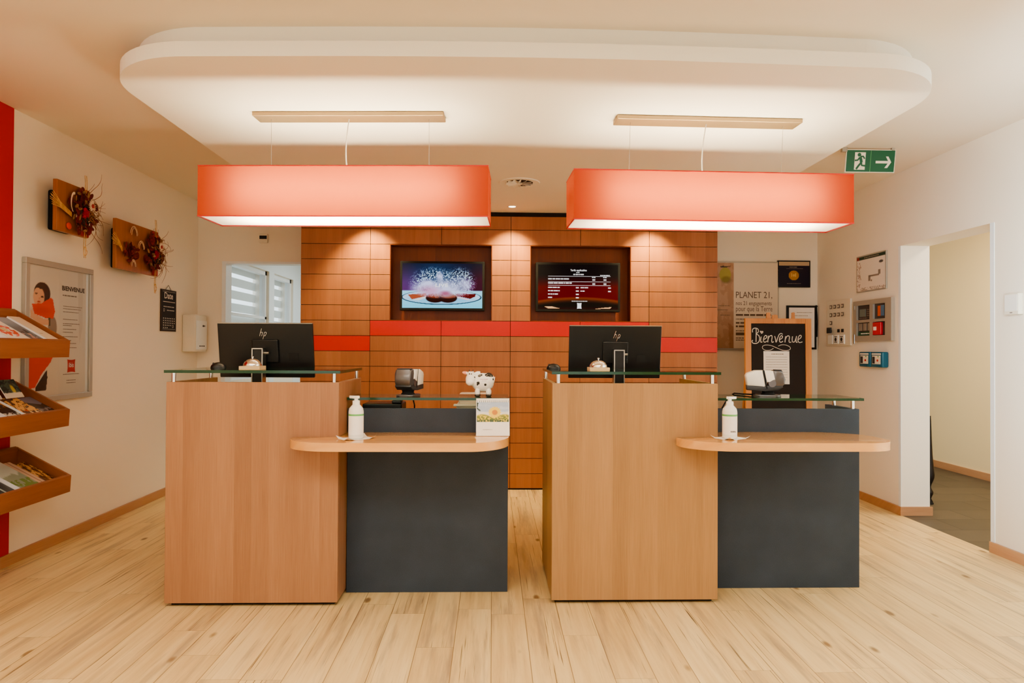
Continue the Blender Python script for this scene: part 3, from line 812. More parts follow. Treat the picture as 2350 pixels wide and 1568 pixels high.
# ------------------------------------------------------------------ cow figurine (money box)
def cow():
    b = bmesh.new()
    def blob(c, rx, ry, rz, rot=None):
        r = bmesh.ops.create_uvsphere(b, u_segments=20, v_segments=12, radius=1)
        M_ = Matrix.Translation(c) @ (rot if rot else Matrix()) @ Matrix.Diagonal((rx, ry, rz, 1))
        for v in r['verts']: v.co = M_ @ v.co
    R = lambda a, ax: Matrix.Rotation(math.radians(a), 4, ax)
    blob((.012, .004, .070), .056, .038, .046)                     # trunk
    blob((.040, .006, .080), .030, .036, .038); blob((-.022, .002, .076), .026, .030, .032)
    blob((-.045, -.010, .085), .027, .026, .031)                   # head
    blob((-.050, -.022, .074), .021, .018, .019)                   # muzzle
    blob((-.046, -.008, .112), .020, .016, .012)
    blob((-.072, -.002, .116), .017, .006, .008, R(12, 'Y')); blob((-.016, -.002, .116), .017, .006, .008, R(-18, 'Y'))
    for x in (-.054, -.036): blob((x, -.003, .126), .0035, .0035, .007)
    for x, y in ((-.014, -.014), (-.012, .022), (.040, -.012), (.042, .024)):
        blob((x, y, .022), .013, .013, .022); blob((x, y - .002, .006), .014, .014, .0062)
    blob((.064, .014, .07), .004, .004, .030, R(14, 'Y'))
    me = bpy.data.meshes.new('raw'); b.to_mesh(me); b.free()
    o = bpy.data.objects.new('raw', me); C.objects.link(o)
    md = o.modifiers.new('r', 'REMESH'); md.mode = 'VOXEL'; md.voxel_size = .0016; md.use_smooth_shade = True
    dg = bpy.context.evaluated_depsgraph_get(); dg.update()
    mesh = bpy.data.meshes.new_from_object(o.evaluated_get(dg)); mesh.name = 'cow_body'
    bpy.data.objects.remove(o); bpy.data.meshes.remove(me)
    n = len(mesh.vertices); co = np.zeros(n * 3); mesh.vertices.foreach_get('co', co); P = co.reshape(-1, 3)
    col = np.ones((n, 3)) * np.array((244, 240, 236)) / 255
    def sp(c, r, rgb, axes=(0, 1, 2)):
        d = np.sqrt(sum((P[:, a] - c[k]) ** 2 for k, a in enumerate(axes)))
        col[d < r] = np.array(rgb) / 255
    K = (34, 28, 26)
    sp((.048, -.012, .114), .020, K); sp((.034, -.018, .110), .012, K); sp((.058, -.012, .085), .008, K); sp((-.004, -.02, .105), .009, K); sp((.004, -.018, .107), .007, K)
    sp((-.013, -.028, .076), .0, K); sp((-.024, -.030, .098), .007, K)
    sp((-.010, -.03, .068), .008, K); sp((-.014, -.03, .060), .005, K); sp((.025, -.032, .060), .006, K)
    for x in (-.053, -.043): sp((x, .112), .0034, K, (0, 2))
    col[(P[:, 2] < .0125)] = np.array(K) / 255; col[P[:, 2] > .1245] = np.array((70, 50, 40)) / 255
    ear = (P[:, 0] < -.068) & (P[:, 2] > .108) & (P[:, 1] < -.004); col[ear] = np.array((236, 160, 140)) / 255
    for z0, x0, x1 in ((.086, -.002, .036), (.079, .008, .030)):
        q = (np.abs(P[:, 2] - z0) < .0014) & (P[:, 0] > x0) & (P[:, 0] < x1) & (P[:, 1] < -.012) & (np.modf(P[:, 0] * 190 + 10)[0] > .3); col[q] = np.array((150, 70, 90)) / 255
    a = mesh.color_attributes.new('Col', 'FLOAT_COLOR', 'POINT')
    a.data.foreach_set('color', np.concatenate([lin_np(col), np.ones((n, 1))], 1).astype(np.float32).ravel())
    mesh.materials.clear(); mesh.materials.append(GLOSSP)
    q = bpy.data.objects.new('cow_figurine', mesh); C.objects.link(q)
    q.location = (-0.062, 3.66, LG + .0001); q.scale = (1.07, 1.07, 1.07)
    return tag(q, 'white cow money box with black patches on the counter glass', 'figurine')
cow()

# white printer and flat black device behind the left low counter
t = thing('receipt_printer', 'white printer behind the cow figurine, below glass level', 'printer', (-0.09, 4.02, .7405))
MB().box(-.11, .11, -.1, .1, 0, .20, .008).build('housing', CREAMP, t)
MB().box(-.098, .06, -.085, .085, .198, .255, .010).build('lid', CREAMP, t)
MB().box(-.125, .0, -.12, -.09, .188, .20, .003).build('paper_tray', CREAMP, t)
t = thing('till_keyboard', 'flat black device under the glass of the left counter', 'device', (-0.575, 3.86, .7405))
MB().box(-.12, .09, -.10, .10, .0, .212, .006).build('housing', BLACK, t)
MB().box(.035, .088, -.09, -.02, .212, .230, .006).build('card_slot', BLACK, t)

# ------------------------------------------------------------------ brochure trays on the red wall strip
ARTS = {}
def art(kind):
    def f(U, V):
        if kind == 'flower':
            img = fill(U, (238, 232, 226)); n = fbm(U * 8, V * 8, 3)
            d = np.hypot(U - .5, (V - .45) * 1.4); img = put(img, ((d < .40) & (d > .13) & (n > .42)).astype(float), (222, 92, 76)); img = put(img, np.clip((.15 - d) / .05, 0, 1), (214, 196, 150))
            return put(img, np.clip((V - .9) / .02, 0, 1), (180, 200, 214))
        if kind == 'lake':
            img = fill(U, (112, 120, 132)); n = fbm(U * 6, V * 6, 8); img = put(img, np.clip((V - .55) * 4, 0, 1), (146, 158, 176))
            img = put(img, ((V < .5) & (n > .48)).astype(float) * .9, (70, 66, 74)); return put(img, ((V < .35) & (n > .55)).astype(float), (178, 150, 150))
        if kind == 'sheet':
            img = fill(U, (238, 222, 200)); return put(img, ((np.abs(V - .3) < .015) & (U > .2) & (U < .5)).astype(float), (200, 180, 150))
        if kind == 'peak':
            img = fill(U, (120, 118, 132)); img = put(img, (V < .55 + .25 * np.abs(U - .75)).astype(float), (70, 62, 58)); n = vnoise(U * 12, V * 16, 4)
            return put(img, ((V < .40) & (n > .6)).astype(float) * .7, (168, 160, 164))
        if kind == 'map':
            img = fill(U, (226, 176, 112)); n = fbm(U * 7, V * 9, 12); img = put(img, (n > .55).astype(float), (104, 62, 40)); img = put(img, ((V < .25) & (n < .5)).astype(float), (238, 216, 176))
            return put(img, ell(U, V, .35, .3, .08, .05, .3), (206, 90, 50))
        if kind == 'forest':
            img = fill(U, (36, 44, 40)); n = fbm(U * 5, V * 6, 21); img = put(img, (n > .5).astype(float) * .7, (82, 98, 84)); img = put(img, ell(U, V, .62, .45, .1, .25, .5), (190, 170, 84))
            return put(img, np.clip((.24 + .1 * n - V) / .04, 0, 1), (226, 214, 196))
        if kind == 'night':
            img = fill(U, (22, 18, 22)); n = fbm(U * 6, V * 6, 31); img = put(img, ((V > .6) & (n > .45)).astype(float), (200, 130, 60)); return put(img, ((V < .35) & (n > .5)).astype(float), (220, 214, 204))
        if kind == 'valley':
            img = fill(U, (196, 204, 194)); n = fbm(U * 5, V * 5, 41); img = put(img, np.clip((.45 + .2 * n - V) / .05, 0, 1), (142, 152, 130)); img = put(img, ((V < .32) & (n > .45)).astype(float), (104, 128, 58))
            return put(img, np.clip((V - .8) * 4, 0, 1), (224, 222, 214))
        if kind == 'stripe':
            img = fill(U, (208, 176, 150)); return put(img, (np.abs(U - .55) < .06).astype(float), (150, 110, 88))
        if kind == 'feast':
            img = fill(U, (130, 84, 54)); n = fbm(U * 9, V * 9, 51); img = put(img, (n > .55).astype(float), (214, 168, 110)); return put(img, (n < .36).astype(float), (66, 40, 28))
        img = fill(U, (60, 60, 62)); return put(img, (np.abs(U - .4) < .05).astype(float), (176, 186, 180))
    return f
def brochure(tray, kind, label, yc, width, length, v0, lift=0.0, extra_tilt=0.0, group=None, thick=None):
    """lies on the tray's sloping bottom; v0 = distance of its lower edge from the front lip"""
    X, Z, ang, dx = tray
    root = thing('brochure', label, 'brochure', (0, 0, 0), 0, group)
    # local: x along the tray (seen right = far), y into the slope (out of page = -y)
    o = MB().box(-width / 2, width / 2, 0, (.004 + lift if thick is None else thick), 0, length).build('pages', PAPER, root)
    picture('cover', width, length, 36, art(kind), GLOSSP, root, 0, -.0006, 0)
    # page frame: right = +Y world, up-slope = (-cos a, 0, sin a), normal out = (sin a, 0, cos a)
    a = ang + extra_tilt
    up = Vector((-math.cos(a), 0, math.sin(a))); right = Vector((0, 1, 0)); back = right.cross(up) * -1
    out = Vector((math.sin(a), 0, math.cos(a)))
    if not extra_tilt: v0 = .014 + (lift + .006) * math.tan(ang)          # clear of the plumb front lip
    base = Vector((X, yc, Z)) + Vector((-math.cos(ang), 0, math.sin(ang))) * v0 + Vector((math.sin(ang), 0, math.cos(ang))) * (.0055 + lift)
    M_ = Matrix((( right.x, -out.x, up.x, base.x), (right.y, -out.y, up.y, base.y), (right.z, -out.z, up.z, base.z), (0, 0, 0, 1)))
    root.matrix_world = M_
    return root

def tray(label, yfar, zf, zback):
    """slanted open box; front lip at x = -2.43"""
    xf, xb = -2.43, XL + .006
    L = 1.15; h = .095
    ang = math.atan2(zback - zf, xf - xb); dx = xf - xb; s = math.hypot(dx, zback - zf)
    t = thing('brochure_tray', label, 'tray', (xf, yfar, zf), 0, 'slanted wooden brochure trays')
    # section plane: u up-slope from the lip, w normal
    up = Vector((-math.cos(ang), 0, math.sin(ang))); nr = Vector((.06, 0, 1))      # sides cut plumb, bottom sloping
    def bx(u0, u1, y0, y1, w0, w1):
        m = MB().box(u0, u1, y0, y1, w0, w1)
        for v in m.b.verts: v.co = up * v.co.x + Vector((0, v.co.y, 0)) + nr * v.co.z
        return m
    bx(0, .016, -L, 0, -h, 0).build('front_lip', TRAYW, t)
    bx(s - .035, s - .019, -L + .016, -.016, -h + .01, .005).build('back_rail', TRAYW, t)
    bx(.016, s - .019, -.016, 0, -h, 0).build('side_panel', TRAYW, t)
    bx(.016, s - .019, -L, -L + .016, -h, 0).build('side_panel', TRAYW, t)
    bx(.016, s - .019, -L + .016, -.016, -h, -h + .010).build('bottom_panel', TRAYW, t)
    # brackets to the wall
    for y in (-.25, -.9): MB().box(XL + .0045 - xf, XL + .03 - xf, y - .02, y + .02, zback - zf - .10, zback - zf - .02).build('wall_bracket', STEEL, t)
    base = Vector((xf, yfar, zf)) + up * .016 + nr * (-h + .010)
    return (base.x, base.z, ang, s - .05)
T1 = tray('topmost slanted wooden brochure tray on the red wall strip', 4.085, 1.285, 1.470)
T2 = tray('middle slanted wooden brochure tray, with the landscape leaflets', 4.09, 0.890, 1.060)
T3 = tray('lowest slanted wooden brochure tray, nearest the floor', 4.11, 0.508, 0.680)
G1, G2, G3 = 'brochures in the top tray', 'brochures in the middle tray', 'brochures in the lowest tray'
for T, items, G in (
    (T1, (('sheet', 'plain cream leaflet at the far end of the top tray', 4.000, .10, .27, .055), ('lake', 'grey blue lake brochure in the top tray', 3.885, .11, .27, .048), ('flower', 'white brochure with a red flower ring in the top tray', 3.735, .17, .26, .052)), G1),
    (T2, (('peak', 'grey mountain brochure at the far end of the middle tray', 4.005, .11, .20, .040), ('map', 'orange patterned leaflet in the middle tray', 3.865, .14, .20, .046), ('night', 'black and white leaflet in the middle tray', 3.725, .11, .20, .040)), G2),
    (T3, (('feast', 'brown food brochure at the far end of the lowest tray', 4.025, .10, .24, .030), ('stripe', 'slim beige leaflet in the lowest tray', 3.935, .06, .25, .040), ('valley', 'pale green valley brochure in the lowest tray', 3.815, .15, .25, .050), ('dark', 'dark striped leaflet in the lowest tray', 3.67, .11, .24, .036)), G3)):
    for k, (kind, lab, yc, wd, ln, lift) in enumerate(items):
        brochure(T, kind, lab, yc, wd, ln, .004, lift, 0, G)
brochure(T2, 'forest', 'dark green leaflet standing up at the back of the middle tray', 3.90, .14, .115, .215, .060, math.radians(30), G2, .004)
brochure(T2, 'night', 'dark leaflet with orange top standing up at the back of the middle tray', 3.73, .13, .11, .215, .060, math.radians(30), G2, .004)

# ------------------------------------------------------------------ left wall: framed welcome poster
def welcome(U, V):
    img = fill(U, (226, 214, 204)); img = put(img, np.clip((U - .45) * 3, 0, 1) * .6, (222, 214, 210))
    R_, SK, HR = (226, 74, 58), (228, 172, 142), (52, 30, 28)
    img = put(img, inpoly(U, V, [(.03, .50), (.42, .50), (.42, .34), (.36, .26), (.22, .17), (.12, .07), (.03, .06)]), R_)
    img = put(img, inpoly(U, V, [(.13, .07), (.24, .16), (.30, .20), (.31, .14), (.29, .04), (.13, .04)]), (34, 28, 26))
    img = put(img, ell(U, V, .38, .53, .07, .09, .1), (150, 134, 124))
    img = put(img, ell(U, V, .215, .79, .125, .085, .05), HR)
    img = put(img, inpoly(U, V, [(.27, .85), (.335, .80), (.33, .73), (.27, .69), (.24, .74)]), HR)
    img = put(img, ell(U, V, .165, .76, .085, .075, .08), SK)
    img = put(img, inpoly(U, V, [(.10, .83), (.24, .82), (.20, .845), (.14, .85)]), HR)
    for ex, ez in ((.125, .785), (.215, .762)): img = put(img, ell(U, V, ex, ez, .022, .006, .3), (60, 34, 30))
    img = put(img, ell(U, V, .165, .722, .026, .007, .4), (186, 70, 64)); img = put(img, ell(U, V, .172, .748, .010, .008, .6) * .5, (190, 120, 96))
    img = put(img, inpoly(U, V, [(.06, .705), (.20, .71), (.35, .765), (.38, .755), (.42, .66), (.39, .60), (.28, .60), (.10, .63)]), R_)
    img = put(img, ell(U, V, .2, .655, .13, .03, 1.0) * .4, (190, 48, 40))
    img = put(img, inpoly(U, V, [(.05, .66), (.10, .63), (.24, .595), (.33, .59), (.34, .55), (.20, .55), (.04, .60)]), SK)
    img = put(img, inpoly(U, V, [(.315, .605), (.345, .605), (.35, .545), (.32, .545)]), (90, 80, 60))
    img = put(img, inpoly(U, V, [(.80, 1), (.90, 1), (.90, .55), (.84, .40), (.82, .6)]) * .35, (190, 180, 176))
    return img
def wall_left(name, label, cat, yc, z, group=None): return thing(name, label, cat, (XL, yc, z), PI / 2, group)
t = wall_left('framed_poster', 'grey framed welcome poster of a woman hugging a red cushion', 'poster', 4.505, .912)
W, H = .69, .866
fr = MB(); b = .035
fr.box(-W / 2, W / 2, -.028, -.001, 0, b, .003).box(-W / 2, W / 2, -.028, -.001, H - b, H, .003).box(-W / 2, -W / 2 + b, -.028, -.001, b, H - b, .003).box(W / 2 - b, W / 2, -.028, -.001, b, H - b, .003)
fr.build('frame', GREYF, t)
MB().box(-W / 2 + .01, W / 2 - .01, -.012, -.001, .01, H - .01).build('backing', GREYF, t)
pw, ph = W - 2 * b, H - 2 * b
picture('print', pw, ph, 120, welcome, PRINT, t, 0, -.014, b)
PXF = lambda u: (u - .5) * pw
PZF = lambda v: b + v * ph
x = MB().text('BIENVENUE', .040, PXF(.53), PZF(.835), -.0146, 'LEFT', fit=.245, bold=.0012); x.build('title', INK, t)
x = MB(); x.words(PXF(.54), PXF(.78), PZF(.79), .008, -.0146, 1)
for k, v in enumerate((.705, .685, .66, .60, .565, .55, .52, .495, .46, .43, .405, .37, .35)): x.words(PXF(.55), PXF((.88, .86, .82, .80, .84, .70, .78, .72, .82, .7, .78, .8, .66)[k]), PZF(v), .0045, -.0146, 60 + k)
x.words(PXF(.56), PXF(.84), PZF(.155), .005, -.0146, 81); x.words(PXF(.62), PXF(.78), PZF(.105), .005, -.0146, 82); x.words(PXF(.62), PXF(.78), PZF(.085), .005, -.0146, 83)
x.build('small_print', GREYINK, t)
pts = []
for (ax, az, bx_, bz) in ((-1, -1, 1, -1), (1, -1, 1, 1), (1, 1, -1, 1), (-1, 1, -1, -1)):
    for i in range(6):
        f = i / 6; px, pz = ax + (bx_ - ax) * f, az + (bz - az) * f; q = 1 - .1 * math.sin(PI * f)
        px, pz = (px, pz * q) if az == bz else (px * q, pz); pts.append((PXF(.70) + px * .043, -.0146, PZF(.225) + pz * .043))
lg = MB().quad(pts).build('emblem', REDB, t)
MB().text('ibis', .042, PXF(.70), PZF(.215), -.0150, 'CENTER', fit=.052, bold=.0006).build('emblem_lettering', PAPER, lg)
MB().box(-W / 2 + b, W / 2 - b, -.019, -.0175, b, H - b).build('glazing', PANE, t)

# hanging calendar board
t = wall_left('hanging_calendar', 'small black chalkboard calendar hanging on a string', 'calendar', 6.0, 1.385)
W, H = .272, .352
MB().box(-W / 2, W / 2, -.012, -.001, 0, H, .001).build('board', plain('calendar_edge', S(58, 38, 24), .7), t)
MB().box(-W / 2 + .012, W / 2 - .012, -.0126, -.012, .012, H - .010).build('face', SLATE, t)
MB().tube([(-.05, -.006, H), (0, -.006, H + .04), (.05, -.006, H)], .0016, 6).build('string', INK, t)
x = MB(); y = -.0132
x.text('Date', .075, -.008, H - .075, y, 'CENTER', fit=.155, bold=.001)
x.bar(-.11, .11, H - .105, H - .10, y); x.bar(-.115, .115, H - .018, H - .016, y); x.bar(-.115, .115, .018, .020, y)
x.words(-.10, .10, H - .148, .008, y, 5, (1, 2)); x.words(-.04, .10, H - .178, .008, y, 6, (1, 2)); x.text('D', .036, -.10, H - .186, y, 'LEFT')
for rr in range(5):
    for cc in range(7):
        if rr == 4 and cc > 2: continue
        if rr == 3 and cc > 4: continue
        x.bar(-.105 + cc * .0325, -.105 + cc * .0325 + .013, .105 - rr * .0195, .114 - rr * .0195, y)
x.text('D', .036, .062, .032, y, 'LEFT')
x.build('chalk_lettering', CHALK, t)

# dispenser in the corner
t = wall_left('wall_dispenser', 'white soap dispenser on the wall by the back corner', 'dispenser', 6.40, 1.212)
W, H, D = .25, .335, .12
MB().box(-W / 2, W / 2, -D, -.001, 0, H, .014, 3).build('housing', CREAMP, t, 45)
MB().box(-W / 2 + .012, W / 2 - .008, -D - .003, -D, .02, H - .055, .001).build('front_cover', WHITEP, t)
x = MB(); y = -D - .0036
x.bar(.02, .05, .225, .242, y); x.bar(.056, .074, .228, .240, y)
for k in range(3): x.bar(-.045 + .042 * k, -.018 + .042 * k, .045, .056, y)
x.build('markings', INK, t)

# dried flower boards
ROSE = plain('dried_rose', S(150, 16, 40), .8, mottle=.2); BURG = plain('burgundy_leaf', S(112, 26, 26), .85, mottle=.25)
STRAW = plain('straw', S(214, 170, 112), .8, mottle=.15); PETAL = plain('dried_petal', S(226, 204, 180), .8)
TWIG = plain('twig', S(142, 92, 58), .8, mottle=.2); RIB = plain('red_ribbon', S(176, 40, 26), .6, mottle=.1); DARKV = plain('dark_vine', S(52, 40, 28), .85)
DRYLEAF2 = plain('curled_husk', S(206, 176, 146), .85, mottle=.2)
DRYLEAF = plain('dry_leaf', S(150, 112, 76), .85, mottle=.25)
ORANGEF = plain('orange_flower', S(208, 66, 30), .75)
def flower_board(label, yc, z, W, H, seed, big):
    q = random.Random(seed)
    t = wall_left('dried_flower_board', label, 'wall decoration', yc, z, 'dried flower boards')
    MB().box(-W / 2 + (.165 if big else .115), W / 2 - .03, -.105, -.001, .02, H - .04, .012).build('backing_box', MATBLK, t)
    MB().box(-W / 2, W / 2, -.132, -.105, 0, H, .003).build('board', BOARDW, t)
    y = -.140
    rx = W / 2 - .055
    m = MB()                                                       # ribbon with cords down the right side
    m.box(rx - .04, rx + .052, -.138, -.132, H - .085, H - .005, .002).box(rx - .035, rx + .05, -.138, -.132, .004, .075, .002)
    m.build('ribbon', RIB, t)
    m = MB()
    for k in range(2):
        x0 = rx - .012 + .018 * k; m.tube([(x0 + .006 * math.sin(i * .9), y - .004, H + .085 - i * (H + .22) / 14) for i in range(15)], .0022, 5)
    m.tube([(rx + .012 * math.cos(a * .5) * (1 + a * .05), y - .004, -.09 + .03 * math.sin(a * .5)) for a in range(14)], .002, 5)
    m.build('hanging_cord', STRAW, t)
    cx = rx - .055; cz = H * .50
    m = MB()                                                       # leaves
    for k in range(70):
        a = q.uniform(0, 2 * PI); r = .13 * q.random() ** .7; px, pz = cx + r * math.cos(a), cz + r * math.sin(a) * 1.05
        m.ball((px, y - q.uniform(0, .035), pz), .034, .003, .017, 8, Matrix.Rotation(q.uniform(0, 6.28), 4, 'Y') @ Matrix.Rotation(q.uniform(-.9, .9), 4, 'X'))
    m.build('leaf_cluster', BURG, t, 60)
    m = MB()
    for k in range(16):
        a = q.uniform(0, 2 * PI); r = .13 * q.random() ** .5
        m.ball((cx + r * math.cos(a), y - q.uniform(.02, .05), cz + r * math.sin(a)), .022, .0025, .009, 8, Matrix.Rotation(q.uniform(0, 6.28), 4, 'Y') @ Matrix.Rotation(q.uniform(-.7, .7), 4, 'X'))
    m.build('pale_leaf', DRYLEAF, t, 60)
    if big:
        m = MB(); cnt = 0
        for k in range(40):
            a = q.uniform(0, 2 * PI); r = q.uniform(.0, .095); px, pz = -W * .20 + r * math.cos(a), H * .38 + r * math.sin(a) * .8
            m.ball((px, y - q.uniform(0, .02), pz), .028, .003, .015, 8, Matrix.Rotation(q.uniform(0, 6.28), 4, 'Y') @ Matrix.Rotation(q.uniform(-.9, .9), 4, 'X'))
        m.build('leaf_cluster', BURG, t, 60)
        for (px, pz, s) in ((-W * .16, H * .74, .05), (.01, H * .50, .045), (-W * .17, H * .10, .035)):      # pale curled petals
            m = MB()
            for k in range(2): m.tube([(px + s * math.cos(a) * (1 - .2 * k), y - .01 - .004 * k, pz + s * 1.3 * math.sin(a) - .01 * k) for a in np.linspace(.2, 3.0, 9)], .009, 7, .35, True)
            m.build('curled_petal', DRYLEAF2, t, 60)
    else:
        for (px, pz, s) in ((-.03, H * .62, .05), (.02, H * .32, .04)):
            MB().tube([(px + s * .6 * math.cos(a), y - .014, pz + s * 1.2 * math.sin(a)) for a in np.linspace(1.4, 4.4, 9)], .009, 7, .35, True).build('curled_petal', PETAL, t, 60)
        MB().ball((-W * .16, y + .003, H * .14), .026, .008, .022, 14).build('orange_flower', ORANGEF, t, 60)
    m = MB()                                                       # rose
    for k in range(9):
        a = k * 2.4; r = .0035 * k
        m.ball((cx - .005 + r * math.cos(a), y - .045 + .001 * k, H * .45 + r * math.sin(a)), .017, .012, .017, 10)
    m.build('rose', ROSE, t, 60)
    dx_, dz_ = (cx + .050, H * .64)                                # daisy
    m = MB(); cnt = 0
    for k in range(18):
        a = 2 * PI * k / 18; m.ball((dx_ + .026 * math.cos(a), y - .05, dz_ + .026 * math.sin(a)), .017, .002, .0035, 8, Matrix.Rotation(-a, 4, 'Y'))
    d = m.build('daisy', PETAL, t, 60)
    MB().ball((dx_, y - .053, dz_), .012, .006, .014, 12).build('daisy_heart', RIB, d, 60)
    m = MB()                                                       # straw bundle to the left
    ox = -W / 2 - .135; oz = H * .50
    for k in range(9):
        u = (k - 4) * .006; m.tube([(ox + .006 * abs(k - 4), y - .03 - .004 * (k % 3), oz + u * 1.6 + .02), (ox + .12, y - .022, oz + u * .7 - .005), (ox + (.25 if not big else .18), y - .010, oz + u * .5 - .04)], .0019, 5)
    m.build('straw_bundle', STRAW, t)
    m = MB()                                                       # curly twigs to the right
    for k in range(34):
        a0 = q.uniform(-1.4, 1.4); L = q.uniform(.09, .20); cv = q.uniform(-16, 16); px, pz, a = cx + q.uniform(.0, .05), cz + q.uniform(-.07, .07), a0; pts = []
        for i in range(14):
            pts.append((px, y - .03 - .02 * math.sin(i * .4 + k) - .0012 * i, pz)); px += L / 10 * math.cos(a); pz += L / 10 * math.sin(a); a += cv * .016 + q.uniform(-.12, .12)
        m.tube(pts, .0025, 5, 1.0, True)
    m.build('curly_twigs', TWIG, t)
    m = MB()
    for k in range(8):
        a0 = q.uniform(0, 6.28); px, pz, a = cx, cz - .03, a0; pts = []
        for i in range(10):
            pts.append((px, y - .035 - .01 * math.sin(i + k), pz)); px += .011 * math.cos(a); pz += .011 * math.sin(a); a += .35
        m.tube(pts, .004, 5)
    m.build('vine', DARKV, t)
    return t
flower_board('smaller wooden board with dried flowers and white daisy, nearest the red wall', 4.435, 1.955, .33, .31, 3, False)
flower_board('wider wooden board with dried flowers and pale curled petals, above the calendar', 5.235, 1.803, .60, .35, 5, True)

# sensor on the back wall
t = thing('motion_sensor', 'small white motion sensor above the office doorway', 'sensor', (-2.148, YB, 2.232))
MB().box(-.04, .04, -.03, -.003, 0, .085, .006).build('housing', CREAMP, t)
MB().box(-.034, .034, -.003, -.0005, .006, .079).build('wall_mount', CREAMP, t)
MB().box(-.034, .034, -.032, -.03, .035, .068, .001).build('lens', BLACK, t)

# ------------------------------------------------------------------ back right wall
def planet(U, V):
    img = fill(U, (222, 208, 190)); s = (U < .36).astype(float); img = put(img, s, (176, 140, 112))
    n = fbm(U * 20, V * 20, 3); img = put(img, s * (n > .55) * .35, (206, 172, 146))
    img = put(img, ell(U, V, .235, .86, .085, .085, .06), (168, 158, 84)); img = put(img, ell(U, V, .25, .80, .07, .04, .6) * .6, (110, 100, 50))
    img = put(img, inpoly(U, V, [(.14, .95), (.20, .965), (.26, .955), (.32, .965), (.30, .95), (.22, .945)]), (70, 56, 46))
    img = put(img, inpoly(U, V, [(.30, 0), (.36, 0), (.36, .25), (.28, .30)]) * .5, (150, 104, 78))
    return img
t = thing('information_board', 'large pale PLANET 21 board with a brown side strip', 'poster', (2.3905, YB, 1.25))
W, H = .681, .845
MB().box(-W / 2, W / 2, -.02, -.001, 0, H, .002).build('frame', GREYF, t)
picture('print', W - .02, H - .03, 110, planet, PRINT, t, 0, -.0206, .018)
x = MB(); y = -.0212; XX = lambda u: (u - .5) * (W - .02); x0 = 2.318 - 2.3905
x.text('PLANET 21,', .088, x0, .498, y, 'LEFT', fit=.350); x.text('nos 21 engagements', .056, x0, .430, y, 'LEFT', fit=.345)
x.text('pour que la Terre', .070, x0, .372, y, 'LEFT', fit=.352)
x.words(x0, x0 + .34, .327, .018, y, 5, (3, 7)); 
for k, (z, e, hh) in enumerate(((.292, .35, .008), (.252, .34, .016), (.218, .31, .018), (.18, .30, .008), (.142, .12, .026), (.112, .30, .008), (.092, .30, .008))): x.words(x0, x0 + e, z, hh, y, 70 + k, (2, 7))
x.words(-.24, -.13, .42, .005, y, 91); x.words(-.25, -.15, .38, .005, y, 92); x.words(-.22, -.13, .33, .005, y, 93)
x.build('board_text', BROWNINK, t)

t = thing('framed_certificate', 'small dark blue framed certificate with a gold medal', 'certificate', (2.88, YB, 1.853))
W, H = .317, .257
MB().box(-W / 2, W / 2, -.02, -.001, 0, H, .002).build('frame', BLACK, t)
picture('print', W - .024, H - .024, 60, lambda U, V: put(put(fill(U, (30, 26, 48)), (V > .84).astype(float), (190, 166, 140)), ell(U, V, .49, .44, .17, .20, .04), (178, 132, 70)), PRINT, t, 0, -.0206, .012)
x = MB(); y = -.0212; x.words(-.045, .035, .190, .007, y, 4); x.words(-.075, .085, .178, .003, y, 5); x.words(-.07, .065, .034, .004, y, 6); x.build('small_print', GREYINK, t)
x = MB(); x.bar(-.028, -.018, .100, .135, y); x.bar(.008, .02, .10, .135, y); x.ball((-.003, y, .115), .012, .001, .014, 10); x.build('medal_relief', plain('gold', S(214, 176, 110), .35, metal=.6), t)

t = thing('framed_notice', 'black framed white notice partly behind the chalkboard top', 'notice', (2.955, YB, 1.26))
W, H = .29, .42
MB().box(-W / 2, W / 2, -.018, -.001, 0, H, .002).build('frame', BLACK, t)
MB().box(-W / 2 + .022, W / 2 - .022, -.0186, -.018, .02, H - .02).build('paper', PAPER, t)
MB().words(-.05, .10, H - .07, .004, -.019, 6).words(-.09, .06, H - .10, .004, -.019, 7).build('small_print', GREYINK, t)
MB().ball((W / 2 - .005, -.02, H - .006), .014, .006, .010, 8).tube([(W / 2 - .004, -.022, H), (W / 2 + .002, -.024, H - .15), (W / 2, -.022, H - .3)], .005, 6).build('hanging_strap', MATBLK, t)

# ------------------------------------------------------------------ chalkboard
def smooth(pts, k=6):
    P = [Vector((p[0], 0, p[1])) for p in pts]; out = []
    for i in range(len(P) - 1):
        p0, p1, p2, p3 = P[max(i - 1, 0)], P[i], P[i + 1], P[min(i + 2, len(P) - 1)]
        for j in range(k):
            f = j / k
            out.append(.5 * ((2 * p1) + (p2 - p0) * f + (2 * p0 - 5 * p1 + 4 * p2 - p3) * f * f + (3 * p1 - p0 - 3 * p2 + p3) * f ** 3))
    out.append(P[-1]); return out
t = thing('chalkboard_sign', 'standing wooden framed chalkboard reading Bienvenue', 'chalkboard', (2.50, 5.99, 0), 0)
W, H, fw_ = .585, 1.53, .052
lean = Matrix.Rotation(math.radians(-1.5), 4, 'X')
def lb(m): return m
for (a, b_, c, d) in ((-W / 2, -W / 2 + fw_, 0.0, H), (W / 2 - fw_, W / 2, 0.0, H), (-W / 2 + fw_, W / 2 - fw_, H - .045, H), (-W / 2 + fw_, W / 2 - fw_, .30, .35)):
    MB().box(a, b_, 0, .028, c, d, .002, mat=lean).build('frame_rail', FRAMEW, t)
MB().box(-W / 2 + fw_, W / 2 - fw_, .012, .02, .35, H - .045, mat=lean).build('slate', SLATE, t)
back = Matrix.Translation((0, .03, 0)) @ Matrix.Rotation(math.radians(-12), 4, 'X')
for sx in (-1, 1):
    MB().box(sx * (W / 2 - .05) - .015, sx * (W / 2 - .05) + .015, .30, .33, 0.03, H - .15, mat=Matrix.Rotation(math.radians(10), 4, 'X')).build('rear_leg', FRAMEW, t)
